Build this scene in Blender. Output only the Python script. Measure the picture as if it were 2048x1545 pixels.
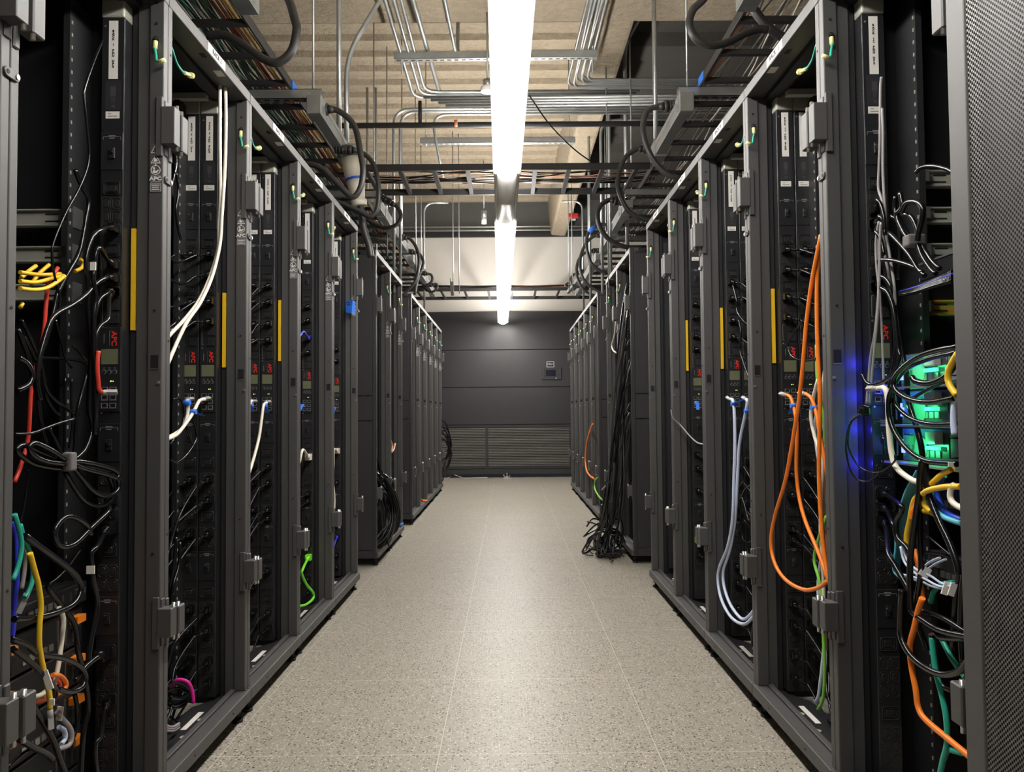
import bpy, bmesh, math, random
from mathutils import Vector, Matrix
for _o in list(bpy.data.objects): bpy.data.objects.remove(_o)
SC = bpy.context.scene
COL = SC.collection
# ------------------------------------------------------------------ camera
FPX, CAM_H = 1554.31, 0.9457
_p, _y, _r = 0.0355, 0.0047, -0.0083
FW = Vector((math.sin(_y)*math.cos(_p), math.cos(_y)*math.cos(_p), math.sin(_p)))
_r0 = Vector((math.cos(_y), -math.sin(_y), 0)); _u0 = _r0.cross(FW)
RT = _r0*math.cos(_r)+_u0*math.sin(_r); UP = _u0*math.cos(_r)-_r0*math.sin(_r)
cam = bpy.data.objects.new('camera', bpy.data.cameras.new('camera')); COL.objects.link(cam)
cam.matrix_world = Matrix(((RT.x,UP.x,-FW.x,0),(RT.y,UP.y,-FW.y,0),(RT.z,UP.z,-FW.z,CAM_H),(0,0,0,1)))
cam.data.sensor_width = 36; cam.data.sensor_fit = 'HORIZONTAL'; cam.data.lens = 36*FPX/2048; cam.data.clip_start = .05
SC.camera = cam
# ------------------------------------------------------------------ world, exposure, light levels
w = bpy.data.worlds.new('world'); SC.world = w; w.use_nodes = True
w.node_tree.nodes['Background'].inputs[0].default_value = (.8,.85,1,1); w.node_tree.nodes['Background'].inputs[1].default_value = .02
SC.view_settings.view_transform = 'Standard'; SC.view_settings.look = 'None'; SC.view_settings.gamma = 1
SC.view_settings.exposure = 0.0; SC.view_settings.use_curve_mapping = False
TUBE_W, SIDE_W, UP_W = 36.0, 300.0, 92.0          # radiance of the lamp's lower lens, its sides (boosted to brighten the post tops) and its upper diffuser
# ------------------------------------------------------------------ measuring helpers
def pt(px, py, X=None, Y=None, Z=None):
    """point of the room seen at a photo pixel, on the real plane X, Y or Z = const"""
    d = FW+RT*((px-1024)/FPX)-UP*((py-772.5)/FPX)
    t = X/d.x if X is not None else Y/d.y if Y is not None else (Z-CAM_H)/d.z
    return Vector((0,0,CAM_H))+d*t
# ------------------------------------------------------------------ mesh builder
class M:
    def __init__(s, xf=None): s.v=[]; s.f=[]; s.sm=[]; s.mi=[]; s.xf=xf or (lambda a,b,c:(a,b,c))
    def _add(s, vs, fs, smooth=False, mi=0):
        n=len(s.v); s.v += [s.xf(*p) for p in vs]
        for q in fs: s.f.append([i+n for i in q]); s.sm.append(smooth); s.mi.append(mi)
        return s
    def box(s, a0,a1,b0,b1,c0,c1, mi=0):
        return s._add([(a,b,c) for a in (a0,a1) for b in (b0,b1) for c in (c0,c1)],
            [(0,1,3,2),(4,6,7,5),(0,4,5,1),(2,3,7,6),(0,2,6,4),(1,5,7,3)], False, mi)
    def prism(s, poly, axis, lo, hi, mi=0, smooth=False):
        n=len(poly); vs=[]
        for d in (lo,hi):
            for (p,q) in poly: vs.append({'x':(d,p,q),'y':(p,d,q),'z':(p,q,d)}[axis])
        fs=[tuple(range(n))[::-1], tuple(range(n,2*n))]
        k=len(s.f); s._add(vs, fs, False, mi)
        n0=len(s.v)-2*n
        for i in range(n):
            j=(i+1)%n; s.f.append([n0+i,n0+j,n0+n+j,n0+n+i]); s.sm.append(smooth); s.mi.append(mi)
        return s
    def ring(s, outer, inner, axis, lo, hi, mi=0):
        n=len(outer); V=lambda p,d:{'x':(d,)+tuple(p),'y':(p[0],d,p[1]),'z':tuple(p)+(d,)}[axis]
        vs=[V(p,lo) for p in outer]+[V(p,lo) for p in inner]+[V(p,hi) for p in outer]+[V(p,hi) for p in inner]
        fs=[]
        for i in range(n):
            j=(i+1)%n
            fs += [(i,j,n+j,n+i),(2*n+i,3*n+i,3*n+j,2*n+j),(i,2*n+i,2*n+j,j),(n+i,n+j,3*n+j,3*n+i)]
        return s._add(vs,fs,False,mi)
    def cyl(s, p0, p1, r0, r1=None, n=12, mi=0, smooth=True):
        return s.tube([p0,p1], r0, n, mi, r1 if r1 is not None else r0, smooth)
    def tube(s, pts, r, n=7, mi=0, r1=None, smooth=True):
        P=[Vector(p) for p in pts]; m=len(P); r1=r if r1 is None else r1
        T=[(P[min(i+1,m-1)]-P[max(i-1,0)]) for i in range(m)]
        T=[t.normalized() if t.length>1e-9 else Vector((0,0,1)) for t in T]
        a=Vector((0,0,1)) if abs(T[0].z)<.9 else Vector((1,0,0))
        N=(a-T[0]*a.dot(T[0])).normalized(); vs=[]
        for i in range(m):
            N=N-T[i]*N.dot(T[i])
            N = N.normalized() if N.length>1e-6 else T[i].orthogonal().normalized()
            B=T[i].cross(N); rr=r+(r1-r)*i/max(1,m-1)
            for k in range(n):
                an=2*math.pi*k/n; vs.append(tuple(P[i]+(N*math.cos(an)+B*math.sin(an))*rr))
        fs=[]
        for i in range(m-1):
            for k in range(n):
                k2=(k+1)%n; fs.append((i*n+k,i*n+k2,(i+1)*n+k2,(i+1)*n+k))
        s._add(vs,fs,smooth,mi)
        n0=len(s.v)-len(vs)
        for c in (tuple(range(n))[::-1], tuple(range((m-1)*n,m*n))): s.f.append([q+n0 for q in c]); s.sm.append(False); s.mi.append(mi)
        return s
    def mesh(s, name, mats):
        me=bpy.data.meshes.new(name); me.from_pydata(s.v,[],s.f)
        me.polygons.foreach_set('use_smooth', s.sm); me.polygons.foreach_set('material_index', s.mi)
        for m in (mats if isinstance(mats,(list,tuple)) else [mats]): me.materials.append(m)
        b=bmesh.new(); b.from_mesh(me); bmesh.ops.recalc_face_normals(b, faces=b.faces); b.to_mesh(me); b.free()
        return me
    def build(s, name, mats, parent=None, loc=None, bevel=0, seg=1):
        o=bpy.data.objects.new(name, s.mesh(name, mats)); COL.objects.link(o)
        if parent: o.parent=parent
        if loc: o.location=loc
        if bevel:
            b=o.modifiers.new('bevel','BEVEL'); b.width=bevel; b.segments=seg; b.limit_method='ANGLE'; b.angle_limit=math.radians(50)
        return o
def tag(o, label, cat, group=None):
    o['label']=label; o['category']=cat
    if group: o['group']=group
    return o
def empty(name, loc, label=None, cat=None, group=None):
    o=bpy.data.objects.new(name,None); COL.objects.link(o); o.location=loc; o.empty_display_size=.05
    if label: tag(o,label,cat,group)
    return o
def struct(o): o['kind']='structure'; return o
def dup(root, loc, label=None, skip=()):
    r=root.copy(); COL.objects.link(r); r.location=loc
    if label: r['label']=label
    for ch in root.children:
        if ch.name.split('.')[0] in skip: continue
        c=ch.copy(); COL.objects.link(c); c.parent=r
        for g in ch.children:
            d=g.copy(); COL.objects.link(d); d.parent=c
    return r
def smooth_path(P, k=6):
    P=[Vector(p) for p in P]
    if len(P)<3: return P
    Q=[P[0]*2-P[1]]+P+[P[-1]*2-P[-2]]; out=[]
    for i in range(1,len(Q)-2):
        a,b,c,d=Q[i-1:i+3]
        for j in range(k):
            t=j/k; out.append(.5*((2*b)+(c-a)*t+(2*a-5*b+4*c-d)*t*t+(3*b-3*c+d-a)*t**3))
    out.append(P[-1]); return out
_texts={}
def text(name, body, size, mat, parent, loc, rot=(0,0,0), depth=.0004, align='CENTER', bold=0.0, spacing=1.0, sx=1.0, lines=1.0):
    """flat letters as a mesh; rot in degrees"""
    key=(body,size,bold,align,spacing,sx,lines)
    if key not in _texts:
        cu=bpy.data.curves.new('letters','FONT'); cu.body=body; cu.size=size; cu.align_x=align; cu.align_y='CENTER'
        cu.extrude=depth; cu.offset=bold; cu.space_character=spacing; cu.space_line=lines; cu.resolution_u=3
        t=bpy.data.objects.new('letters',cu); COL.objects.link(t); bpy.context.view_layer.update()
        me=bpy.data.meshes.new_from_object(t.evaluated_get(bpy.context.evaluated_depsgraph_get()))
        bpy.data.objects.remove(t)
        if sx!=1.0: me.transform(Matrix.Scale(sx,4,(1,0,0)))
        me.materials.clear(); me.materials.append(mat); _texts[key]=me
    o=bpy.data.objects.new(name,_texts[key]); COL.objects.link(o); o.parent=parent; o.location=loc
    o.rotation_euler=[math.radians(a) for a in rot]; return o
# ------------------------------------------------------------------ materials
def mat(name, col, rough=.5, metal=0.0, spec=.5, noise=0.0, nscale=30, bump=0.0, bscale=200, emit=None, alpha=None, coat=0, rvar=0.0):
    m=bpy.data.materials.new(name); m.use_nodes=True; N=m.node_tree.nodes; L=m.node_tree.links; b=N['Principled BSDF']
    b.inputs['Base Color'].default_value=(*col,1); b.inputs['Roughness'].default_value=rough; b.inputs['Metallic'].default_value=metal
    b.inputs['Specular IOR Level'].default_value=spec
    if coat: b.inputs['Coat Weight'].default_value=coat
    tc=N.new('ShaderNodeTexCoord')
    if noise or rvar:
        n=N.new('ShaderNodeTexNoise'); n.inputs['Scale'].default_value=nscale; n.inputs['Detail'].default_value=5; L.new(tc.outputs['Object'],n.inputs['Vector'])
        if noise:
            r=N.new('ShaderNodeMix'); r.data_type='RGBA'; L.new(n.outputs['Fac'],r.inputs['Factor'])
            r.inputs['A'].default_value=(*[max(0,c*(1-noise)) for c in col],1); r.inputs['B'].default_value=(*[min(1,c*(1+noise)) for c in col],1)
            L.new(r.outputs['Result'],b.inputs['Base Color'])
        if rvar:
            q=N.new('ShaderNodeMapRange'); q.inputs['To Min'].default_value=max(.05,rough-rvar); q.inputs['To Max'].default_value=min(1,rough+rvar)
            L.new(n.outputs['Fac'],q.inputs['Value']); L.new(q.outputs['Result'],b.inputs['Roughness'])
    if bump:
        n2=N.new('ShaderNodeTexNoise'); n2.inputs['Scale'].default_value=bscale; n2.inputs['Detail'].default_value=3; L.new(tc.outputs['Object'],n2.inputs['Vector'])
        bp=N.new('ShaderNodeBump'); bp.inputs['Strength'].default_value=bump; bp.inputs['Distance'].default_value=.002
        L.new(n2.outputs['Fac'],bp.inputs['Height']); L.new(bp.outputs['Normal'],b.inputs['Normal'])
    if emit: b.inputs['Emission Color'].default_value=(*emit[:3],1); b.inputs['Emission Strength'].default_value=emit[3]
    return m
FRAME=mat('black_powder_coat',(.050,.048,.047),.56,0,1.0,noise=.08,nscale=60,bump=.10,bscale=900,rvar=.05)
COVER_SHADED=mat('black_cover_shaded',(.022,.022,.024),.5,0,.6,noise=.08,bump=.05,bscale=900)  # frame black darkened, so the covers' shade sits in their colour
INNER=mat('dark_inner_steel',(.018,.018,.020),.5,0,.4,noise=.1)
VOID=mat('matt_black_panel',(.008,.008,.009),.6,0,.3,noise=.1)
PDUM=mat('black_satin_plastic',(.016,.016,.018),.36,0,.8,noise=.1,nscale=40)
PDUI=mat('outlet_black_plastic',(.018,.018,.019),.40,0,.9,noise=.1)
SLOT=mat('slot_black',(.002,.002,.002),.7,noise=.1)
CORD=mat('black_cord_vinyl',(.006,.006,.007),.20,0,.5,noise=.1)
HOSE=mat('black_rubber_hose',(.030,.029,.029),.42,0,.5,noise=.1)
GALV=mat('galvanised_steel',(.42,.44,.44),.44,.8,.5,noise=.22,nscale=18,rvar=.1)
STEEL=mat('bright_steel',(.62,.62,.60),.28,.9,.5,noise=.1)
SLIDE=mat('grey_slide_steel',(.42,.42,.36),.42,.15,.5,noise=.12,nscale=12)
TRAY=mat('black_tray_steel',(.022,.022,.024),.5,0,.45,noise=.12)
WHITE=mat('white_sticker',(.78,.75,.70),.55,noise=.03)
INK=mat('black_ink',(.01,.01,.01),.6,noise=.1)
LINE=mat('white_print',(.75,.74,.72),.5,noise=.03)
GREYP=mat('grey_print',(.28,.28,.28),.5,noise=.05)
RED=mat('red_print',(.75,.035,.02),.45,noise=.05)
LCD=mat('lcd_screen',(.16,.17,.10),.16,0,.6,noise=.08,nscale=200)
BTN=mat('button_grey',(.20,.20,.20),.3,noise=.05)
YEL=mat('yellow_vinyl',(.80,.50,.02),.42,noise=.06)
LEDG=mat('green_led',(.4,.8,.1),.4,emit=(.6,1,.15,1.5))
LEDB=mat('blue_led',(.05,.05,.9),.4,emit=(.08,.10,1,7))
def cable_mat(n,c,r=.38): return mat(n,c,r,0,.5,noise=.06,nscale=25)
C_YEL=cable_mat('yellow_jacket',(.80,.50,.02)); C_RED=cable_mat('red_jacket',(.62,.05,.03)); C_ORG=cable_mat('orange_jacket',(.90,.22,.02))
C_BLU=cable_mat('blue_jacket',(.02,.08,.62)); C_TEA=cable_mat('teal_jacket',(.02,.36,.26)); C_GRN=cable_mat('green_jacket',(.20,.55,.06))
C_WHT=cable_mat('white_jacket',(.80,.74,.62)); C_LBL=cable_mat('pale_blue_jacket',(.62,.70,.90)); C_GRY=cable_mat('grey_jacket',(.30,.28,.28))
C_DGR=cable_mat('dark_green_jacket',(.016,.105,.078),.28); C_AQU=cable_mat('aqua_jacket',(.12,.50,.62)); C_LIM=cable_mat('lime_jacket',(.20,.80,.03)); C_RBL=cable_mat('royal_blue_jacket',(.05,.06,.75))
C_SAL=cable_mat('salmon_jacket',(.62,.30,.20)); C_DRD=cable_mat('brick_red_jacket',(.40,.07,.03)); C_OLV=cable_mat('mustard_jacket',(.50,.38,.04))
TAPE=mat('blue_painter_tape',(.03,.17,.72),.6,noise=.08); PINK=mat('magenta_strap',(.62,.01,.28),.6,noise=.15)
CLEAR=mat('clear_plug_plastic',(.42,.41,.40),.2,0,.6,noise=.08)
PALEY=mat('pale_yellow_crimp',(.72,.68,.28),.4,noise=.05)
VELC=mat('grey_hook_strap',(.13,.12,.12),.8,noise=.2,nscale=300)
# ------------------------------------------------------------------ the room shell
Y_END, X_SIDE, Z_CEIL = 11.62, 4.2, 4.15
def floor_mat():
    m=bpy.data.materials.new('speckled_vinyl_tile'); m.use_nodes=True; N=m.node_tree.nodes; L=m.node_tree.links; b=N['Principled BSDF']
    tc=N.new('ShaderNodeTexCoord'); last=None
    big=N.new('ShaderNodeTexNoise'); big.inputs['Scale'].default_value=2.2; big.inputs['Detail'].default_value=4; L.new(tc.outputs['Object'],big.inputs['Vector'])
    base=N.new('ShaderNodeMix'); base.data_type='RGBA'; base.inputs['A'].default_value=(.325,.297,.245,1); base.inputs['B'].default_value=(.375,.344,.288,1)
    L.new(big.outputs['Fac'],base.inputs['Factor']); last=base.outputs['Result']
    for (sc,thr,pick,col) in ((92,.31,.76,(.025,.023,.02,1)),(116,.33,.73,(.68,.64,.56,1)),(72,.30,.82,(.12,.11,.09,1)),(86,.31,.79,(.56,.52,.45,1))):
        v=N.new('ShaderNodeTexVoronoi'); v.inputs['Scale'].default_value=sc; v.inputs['Randomness'].default_value=1
        mp=N.new('ShaderNodeMapping'); mp.inputs['Location'].default_value=(sc*.37,sc*.11,0); mp.inputs['Scale'].default_value=(1,1.5,0) if sc in(92,86) else (1.5,1,0)
        L.new(tc.outputs['Object'],mp.inputs['Vector']); L.new(mp.outputs['Vector'],v.inputs['Vector'])
        lt=N.new('ShaderNodeMath'); lt.operation='LESS_THAN'; lt.inputs[1].default_value=thr; L.new(v.outputs['Distance'],lt.inputs[0])
        sp=N.new('ShaderNodeSeparateColor'); L.new(v.outputs['Color'],sp.inputs['Color'])
        gt=N.new('ShaderNodeMath'); gt.operation='GREATER_THAN'; gt.inputs[1].default_value=pick-.08; L.new(sp.outputs[0],gt.inputs[0])
        mu=N.new('ShaderNodeMath'); mu.operation='MULTIPLY'; L.new(lt.outputs[0],mu.inputs[0]); L.new(gt.outputs[0],mu.inputs[1])
        mx=N.new('ShaderNodeMix'); mx.data_type='RGBA'; L.new(mu.outputs[0],mx.inputs['Factor']); L.new(last,mx.inputs['A']); mx.inputs['B'].default_value=col; last=mx.outputs['Result']
    # pale tile joints every 0.61 m
    sx=N.new('ShaderNodeSeparateXYZ'); L.new(tc.outputs['Object'],sx.inputs[0]); js=[]
    for (ax,off) in ((0,.409),(1,4.0256)):
        a=N.new('ShaderNodeMath'); a.operation='SUBTRACT'; L.new(sx.outputs[ax],a.inputs[0]); a.inputs[1].default_value=off-.305-61
        q=N.new('ShaderNodeMath'); q.operation='MODULO'; L.new(a.outputs[0],q.inputs[0]); q.inputs[1].default_value=.61
        d=N.new('ShaderNodeMath'); d.operation='SUBTRACT'; L.new(q.outputs[0],d.inputs[0]); d.inputs[1].default_value=.305
        e=N.new('ShaderNodeMath'); e.operation='ABSOLUTE'; L.new(d.outputs[0],e.inputs[0])
        l=N.new('ShaderNodeMath'); l.operation='LESS_THAN'; L.new(e.outputs[0],l.inputs[0]); l.inputs[1].default_value=.0012; js.append(l)
    mxj=N.new('ShaderNodeMath'); mxj.operation='MAXIMUM'; L.new(js[0].outputs[0],mxj.inputs[0]); L.new(js[1].outputs[0],mxj.inputs[1])
    mx=N.new('ShaderNodeMix'); mx.data_type='RGBA'; L.new(mxj.outputs[0],mx.inputs['Factor']); L.new(last,mx.inputs['A']); mx.inputs['B'].default_value=(.60,.57,.49,1)
    L.new(mx.outputs['Result'],b.inputs['Base Color']); b.inputs['Roughness'].default_value=.42; b.inputs['Specular IOR Level'].default_value=.45
    n2=N.new('ShaderNodeTexNoise'); n2.inputs['Scale'].default_value=60; L.new(tc.outputs['Object'],n2.inputs['Vector'])
    bp=N.new('ShaderNodeBump'); bp.inputs['Strength'].default_value=.12; bp.inputs['Distance'].default_value=.004; L.new(n2.outputs['Fac'],bp.inputs['Height']); L.new(bp.outputs['Normal'],b.inputs['Normal'])
    return m
def spray_mat(name, c0, c1, bump, scale):
    m=bpy.data.materials.new(name); m.use_nodes=True; N=m.node_tree.nodes; L=m.node_tree.links; b=N['Principled BSDF']
    tc=N.new('ShaderNodeTexCoord'); n=N.new('ShaderNodeTexNoise'); n.inputs['Scale'].default_value=scale; n.inputs['Detail'].default_value=6; n.inputs['Roughness'].default_value=.65
    mp=N.new('ShaderNodeMapping'); mp.inputs['Scale'].default_value=(.75,1,1); L.new(tc.outputs['Object'],mp.inputs['Vector']); L.new(mp.outputs['Vector'],n.inputs['Vector'])
    cr=N.new('ShaderNodeMix'); cr.data_type='RGBA'; cr.inputs['A'].default_value=(*c0,1); cr.inputs['B'].default_value=(*c1,1); L.new(n.outputs['Fac'],cr.inputs['Factor'])
    L.new(cr.outputs['Result'],b.inputs['Base Color']); b.inputs['Roughness'].default_value=.9; b.inputs['Specular IOR Level'].default_value=.15
    bp=N.new('ShaderNodeBump'); bp.inputs['Strength'].default_value=bump; bp.inputs['Distance'].default_value=.03; L.new(n.outputs['Fac'],bp.inputs['Height']); L.new(bp.outputs['Normal'],b.inputs['Normal'])
    return m
SPRAY=spray_mat('sprayed_fireproofing',(.22,.185,.135),(.44,.37,.28),.9,26)
CONC=spray_mat('dark_grey_deck',(.042,.039,.036),(.058,.053,.048),.25,14)  # darker, smoother deck right of the long beam
DARKW=spray_mat('dark_upper_wall',(.10,.10,.10),(.14,.14,.135),.2,6)
WALLW=mat('white_wall_paint',(.70,.675,.635),.7,0,.3,noise=.03,nscale=3,bump=.05)
struct(M().box(-X_SIDE,X_SIDE,-3,Y_END+.05,-.06,0).build('floor',floor_mat()))
# ribbed ceiling deck: a stepped profile swept across the room
def deck(x0,x1,y0,y1,z,pitch,name,m,depth):
    prof=[]; y=y0
    while y<y1:
        prof += [(y,z),(y+pitch*.50,z-.012),(y+pitch*.60,z-depth),(y+pitch*.92,z-depth+.01)]; y+=pitch
    prof=[(a,b) for a,b in prof if a<y1]+[(y1,z)]
    poly=prof+[(y1,z+.15),(y0,z+.15)]
    return M().prism(poly,'x',x0,x1).build(name,m)
struct(deck(-X_SIDE,.72,5.1,Y_END+.05,Z_CEIL,.292,'ceiling',SPRAY,.055))
struct(deck(.72,X_SIDE,5.1,Y_END+.05,Z_CEIL+.02,.9,'ceiling',CONC,.09))
struct(M().box(-X_SIDE,X_SIDE,-3,5.1,Z_CEIL,Z_CEIL+.15).build('ceiling',SPRAY))
struct(M().box(-X_SIDE,X_SIDE,4.1,5.2,3.6,4.3).build('ceiling_beam',SPRAY,bevel=.03,seg=2))
struct(M().prism([(.655,3.62),(.88,3.60),(.97,4.3),(.60,4.3)],'y',5.15,Y_END).build('ceiling_beam',SPRAY,bevel=.03,seg=2))
struct(M().box(-X_SIDE,X_SIDE,Y_END,Y_END+.12,2.40,3.64).build('wall_far',WALLW))
struct(M().box(-X_SIDE,X_SIDE,Y_END+.02,Y_END+.12,3.64,4.4).build('wall_far',DARKW))
struct(M().box(-X_SIDE,X_SIDE,Y_END-.06,Y_END+.02,3.60,3.67).build('trim_1',TRAY))
struct(M().box(-X_SIDE-.1,-X_SIDE,-3,Y_END,0,4.4).build('wall_left',WALLW))
struct(M().box(X_SIDE,X_SIDE+.1,-3,Y_END,0,4.4).build('wall_right',WALLW))
struct(M().box(-X_SIDE,X_SIDE,-3.1,-3,0,4.4).build('wall_back',WALLW))
# ------------------------------------------------------------------ cooling unit that closes the aisle
CRM=mat('charcoal_unit_paint',(.032,.032,.034),.36,0,.55,noise=.06,nscale=5,bump=.05,bscale=600)
CRD=mat('charcoal_recess',(.012,.012,.013),.6,noise=.1)
LOUV=mat('grey_louvre',(.24,.235,.22),.4,.3,.5,noise=.05)
yc=11.55
cu=empty('cooling_unit',(0,yc,0),'wide charcoal air cooling unit with louvred grille closing the far end of the aisle','air conditioner')
M().box(-1.5,1.6,.012,.07,.05,2.47).build('casing',CRD,cu)
for (a,b) in ((.785,1.335),(1.343,1.893),(1.901,2.47)):
    M().box(-1.5,.98,0,.03,a,b).build('front_panel',CRM,cu,bevel=.003)
M().box(.986,1.6,0,.03,.05,2.47).build('side_panel',CRM,cu,bevel=.003)
M().box(-1.5,.98,0,.03,.05,.125).build('plinth',CRM,cu,bevel=.003)
M().ring([(-1.5,.13),(.98,.13),(.98,.778),(-1.5,.778)],[(-1.45,.165),(.90,.165),(.90,.742),(-1.45,.742)],'y',-.002,.03).build('grille_frame',CRM,cu,bevel=.002)
M().box(-.345,-.305,-.004,.03,.165,.742).build('grille_mullion',CRM,cu)
for (a,b) in ((-1.45,-.345),(-.305,.90)):
    g=M()
    for k in range(24):
        z=.172+k*.0238; g.prism([(-.004,z),(-.004,z+.006),(.016,z+.016),(.016,z+.010)],'x',a,b)
    g.build('louvre_grille',LOUV,cu)
cp=M().ring([(.500,1.447),(.790,1.447),(.790,1.628),(.500,1.628)],[(.545,1.482),(.745,1.482),(.745,1.600),(.545,1.600)],'y',-.02,0).build('control_panel',CRM,cu,bevel=.004)
M().box(.535,.755,-.012,0,1.475,1.605).build('panel_bezel',CRM,cp)
M().box(.560,.705,-.016,-.012,1.500,1.590).build('display',mat('dark_screen',(.012,.014,.028),.12,0,.6,noise=.1),cp)
M().cyl((.712,-.022,1.468),(.712,-.018,1.468),.009,n=10).build('indicator',LINE,cp)
sg=M().box(.574,.682,-.004,0,1.634,1.712).build('name_plate',INK,cu); sg['label']='black name plate with white lettering'
M().ring([(.572,1.632),(.684,1.632),(.684,1.714),(.572,1.714)],[(.579,1.639),(.677,1.639),(.677,1.707),(.579,1.707)],'y',-.005,-.001).build('plate_border',LINE,sg)
text('plate_lettering','CRG-1',.038,LINE,sg,(.628,-.006,1.676),(90,0,0),sx=.85)
# small bright bracket left on the floor before the cooling unit
sd=M(); sd.box(-.055,.055,-.03,.03,0,.012); sd.box(-.02,.02,-.02,.02,.012,.032); sd.cyl((0,0,.03),(0,0,.075),.008,n=8); sd.cyl((-.03,0,.012),(-.05,0,.05),.006,n=6); sd.cyl((.03,0,.012),(.045,0,.045),.006,n=6)
tag(sd.build('clamp',STEEL,loc=(-.03,11.42,0)),'small bright metal clamp lying on the floor before the louvred cooling unit','clamp')
P=[pt(886,957,Z=.006),pt(897,956,Z=.006),pt(905,953.5,Z=.006)+Vector((0,0,.03)),pt(911,951,Z=.05),pt(920,954,Z=.02),pt(930,957,Z=.005),pt(950,956,Z=.005),pt(975,955.5,Z=.005)]
tag(M().tube(smooth_path(P),.005,6).build('cable',C_WHT),'thin cream cable lying on the floor along the foot of the cooling unit','cable')
# ------------------------------------------------------------------ the linear lamp over the aisle
TB=mat('lamp_lower_diffuser',(.9,.9,.9),.4,emit=(1,.965,.915,TUBE_W)); TS=mat('lamp_side_boost',(.9,.9,.9),.4,emit=(1,.965,.915,SIDE_W)); TU=mat('lamp_upper_diffuser',(.9,.9,.9),.4,emit=(1,.95,.88,UP_W))
LH=mat('white_lamp_housing',(.80,.79,.77),.4,0,.5,noise=.02)
def lamp(y0,y1,label):
    z=2.25; x=lambda y: .022-(y-2.3)*.0105
    r=empty('linear_lamp',(x(y0),y0,z),label,'lamp','linear lamps in one line over the aisle'); L=y1-y0; dx=x(y1)-x(y0)
    sh=lambda a,b,c:(a+dx*b/L,b,c)
    m=M(sh); m.box(-.072,.072,0,L,.022,.075); m.build('housing',LH,r,bevel=.006,seg=2)
    m=M(sh)
    for s in (-1,1): m.box(s*.072-.004,s*.072+.004,0,L,.016,.03)
    m.build('side_lip',LH,r)
    n=10; q=[]; zoff=.0
    for i in range(n+1):
        a=math.pi*i/n; q.append((.056*math.cos(a),.022-.030*math.sin(a)))
    m=M(sh); m.prism(q,'y',.06,L-.06,smooth=True)
    for i in (0,9): m.mi[2+i]=1
    for (e,d) in ((.06,-1),(L-.06,1)):
        for i in range(n):
            a0,a1=math.pi*i/n,math.pi*(i+1)/n
            vs=[(0,e+d*.055,.022)]
            m._add([(.056*math.cos(a0),e,.022-.030*math.sin(a0)),(.056*math.cos(a1),e,.022-.030*math.sin(a1)),(0,e+d*.056,.022-.004)],[(0,1,2)],True)
    m.build('diffuser',[TB,TS],r)
    m=M(sh); m.box(-.05,.05,.05,L-.05,.0755,.083); m.build('upper_diffuser',TU,r)
    for yy in (.4,L-.4):
        M(sh).cyl((0,yy,.075),(0,yy,Z_CEIL-z-.06),.002,n=5).build('hanging_wire',STEEL,r)
    return r
lamp(.25,4.25,'nearest run of the bright white linear lamp hanging over the aisle')
lamp(5.27,11.3,'farther run of the bright white linear lamp, ending before the dark cooling unit')
def blank(y0,y1):
    z=2.25; x=lambda y: .022-(y-2.3)*.0105
    r=empty('lamp_connector',(x(y0),y0,z),'unlit pale section joining the two bright runs of the linear lamp','lamp'); L=y1-y0
    M(lambda a,b,c:(a-.0105*b,b,c)).box(-.072,.072,0,L,.022,.075).build('housing',LH,r,bevel=.006)
    q=[(.056*math.cos(math.pi*i/10),.022-.030*math.sin(math.pi*i/10)) for i in range(11)]
    M(lambda a,b,c:(a-.0105*b,b,c)).prism(q,'y',0.0,L,smooth=True).build('cover',LH,r)
blank(4.25,5.27)
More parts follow.
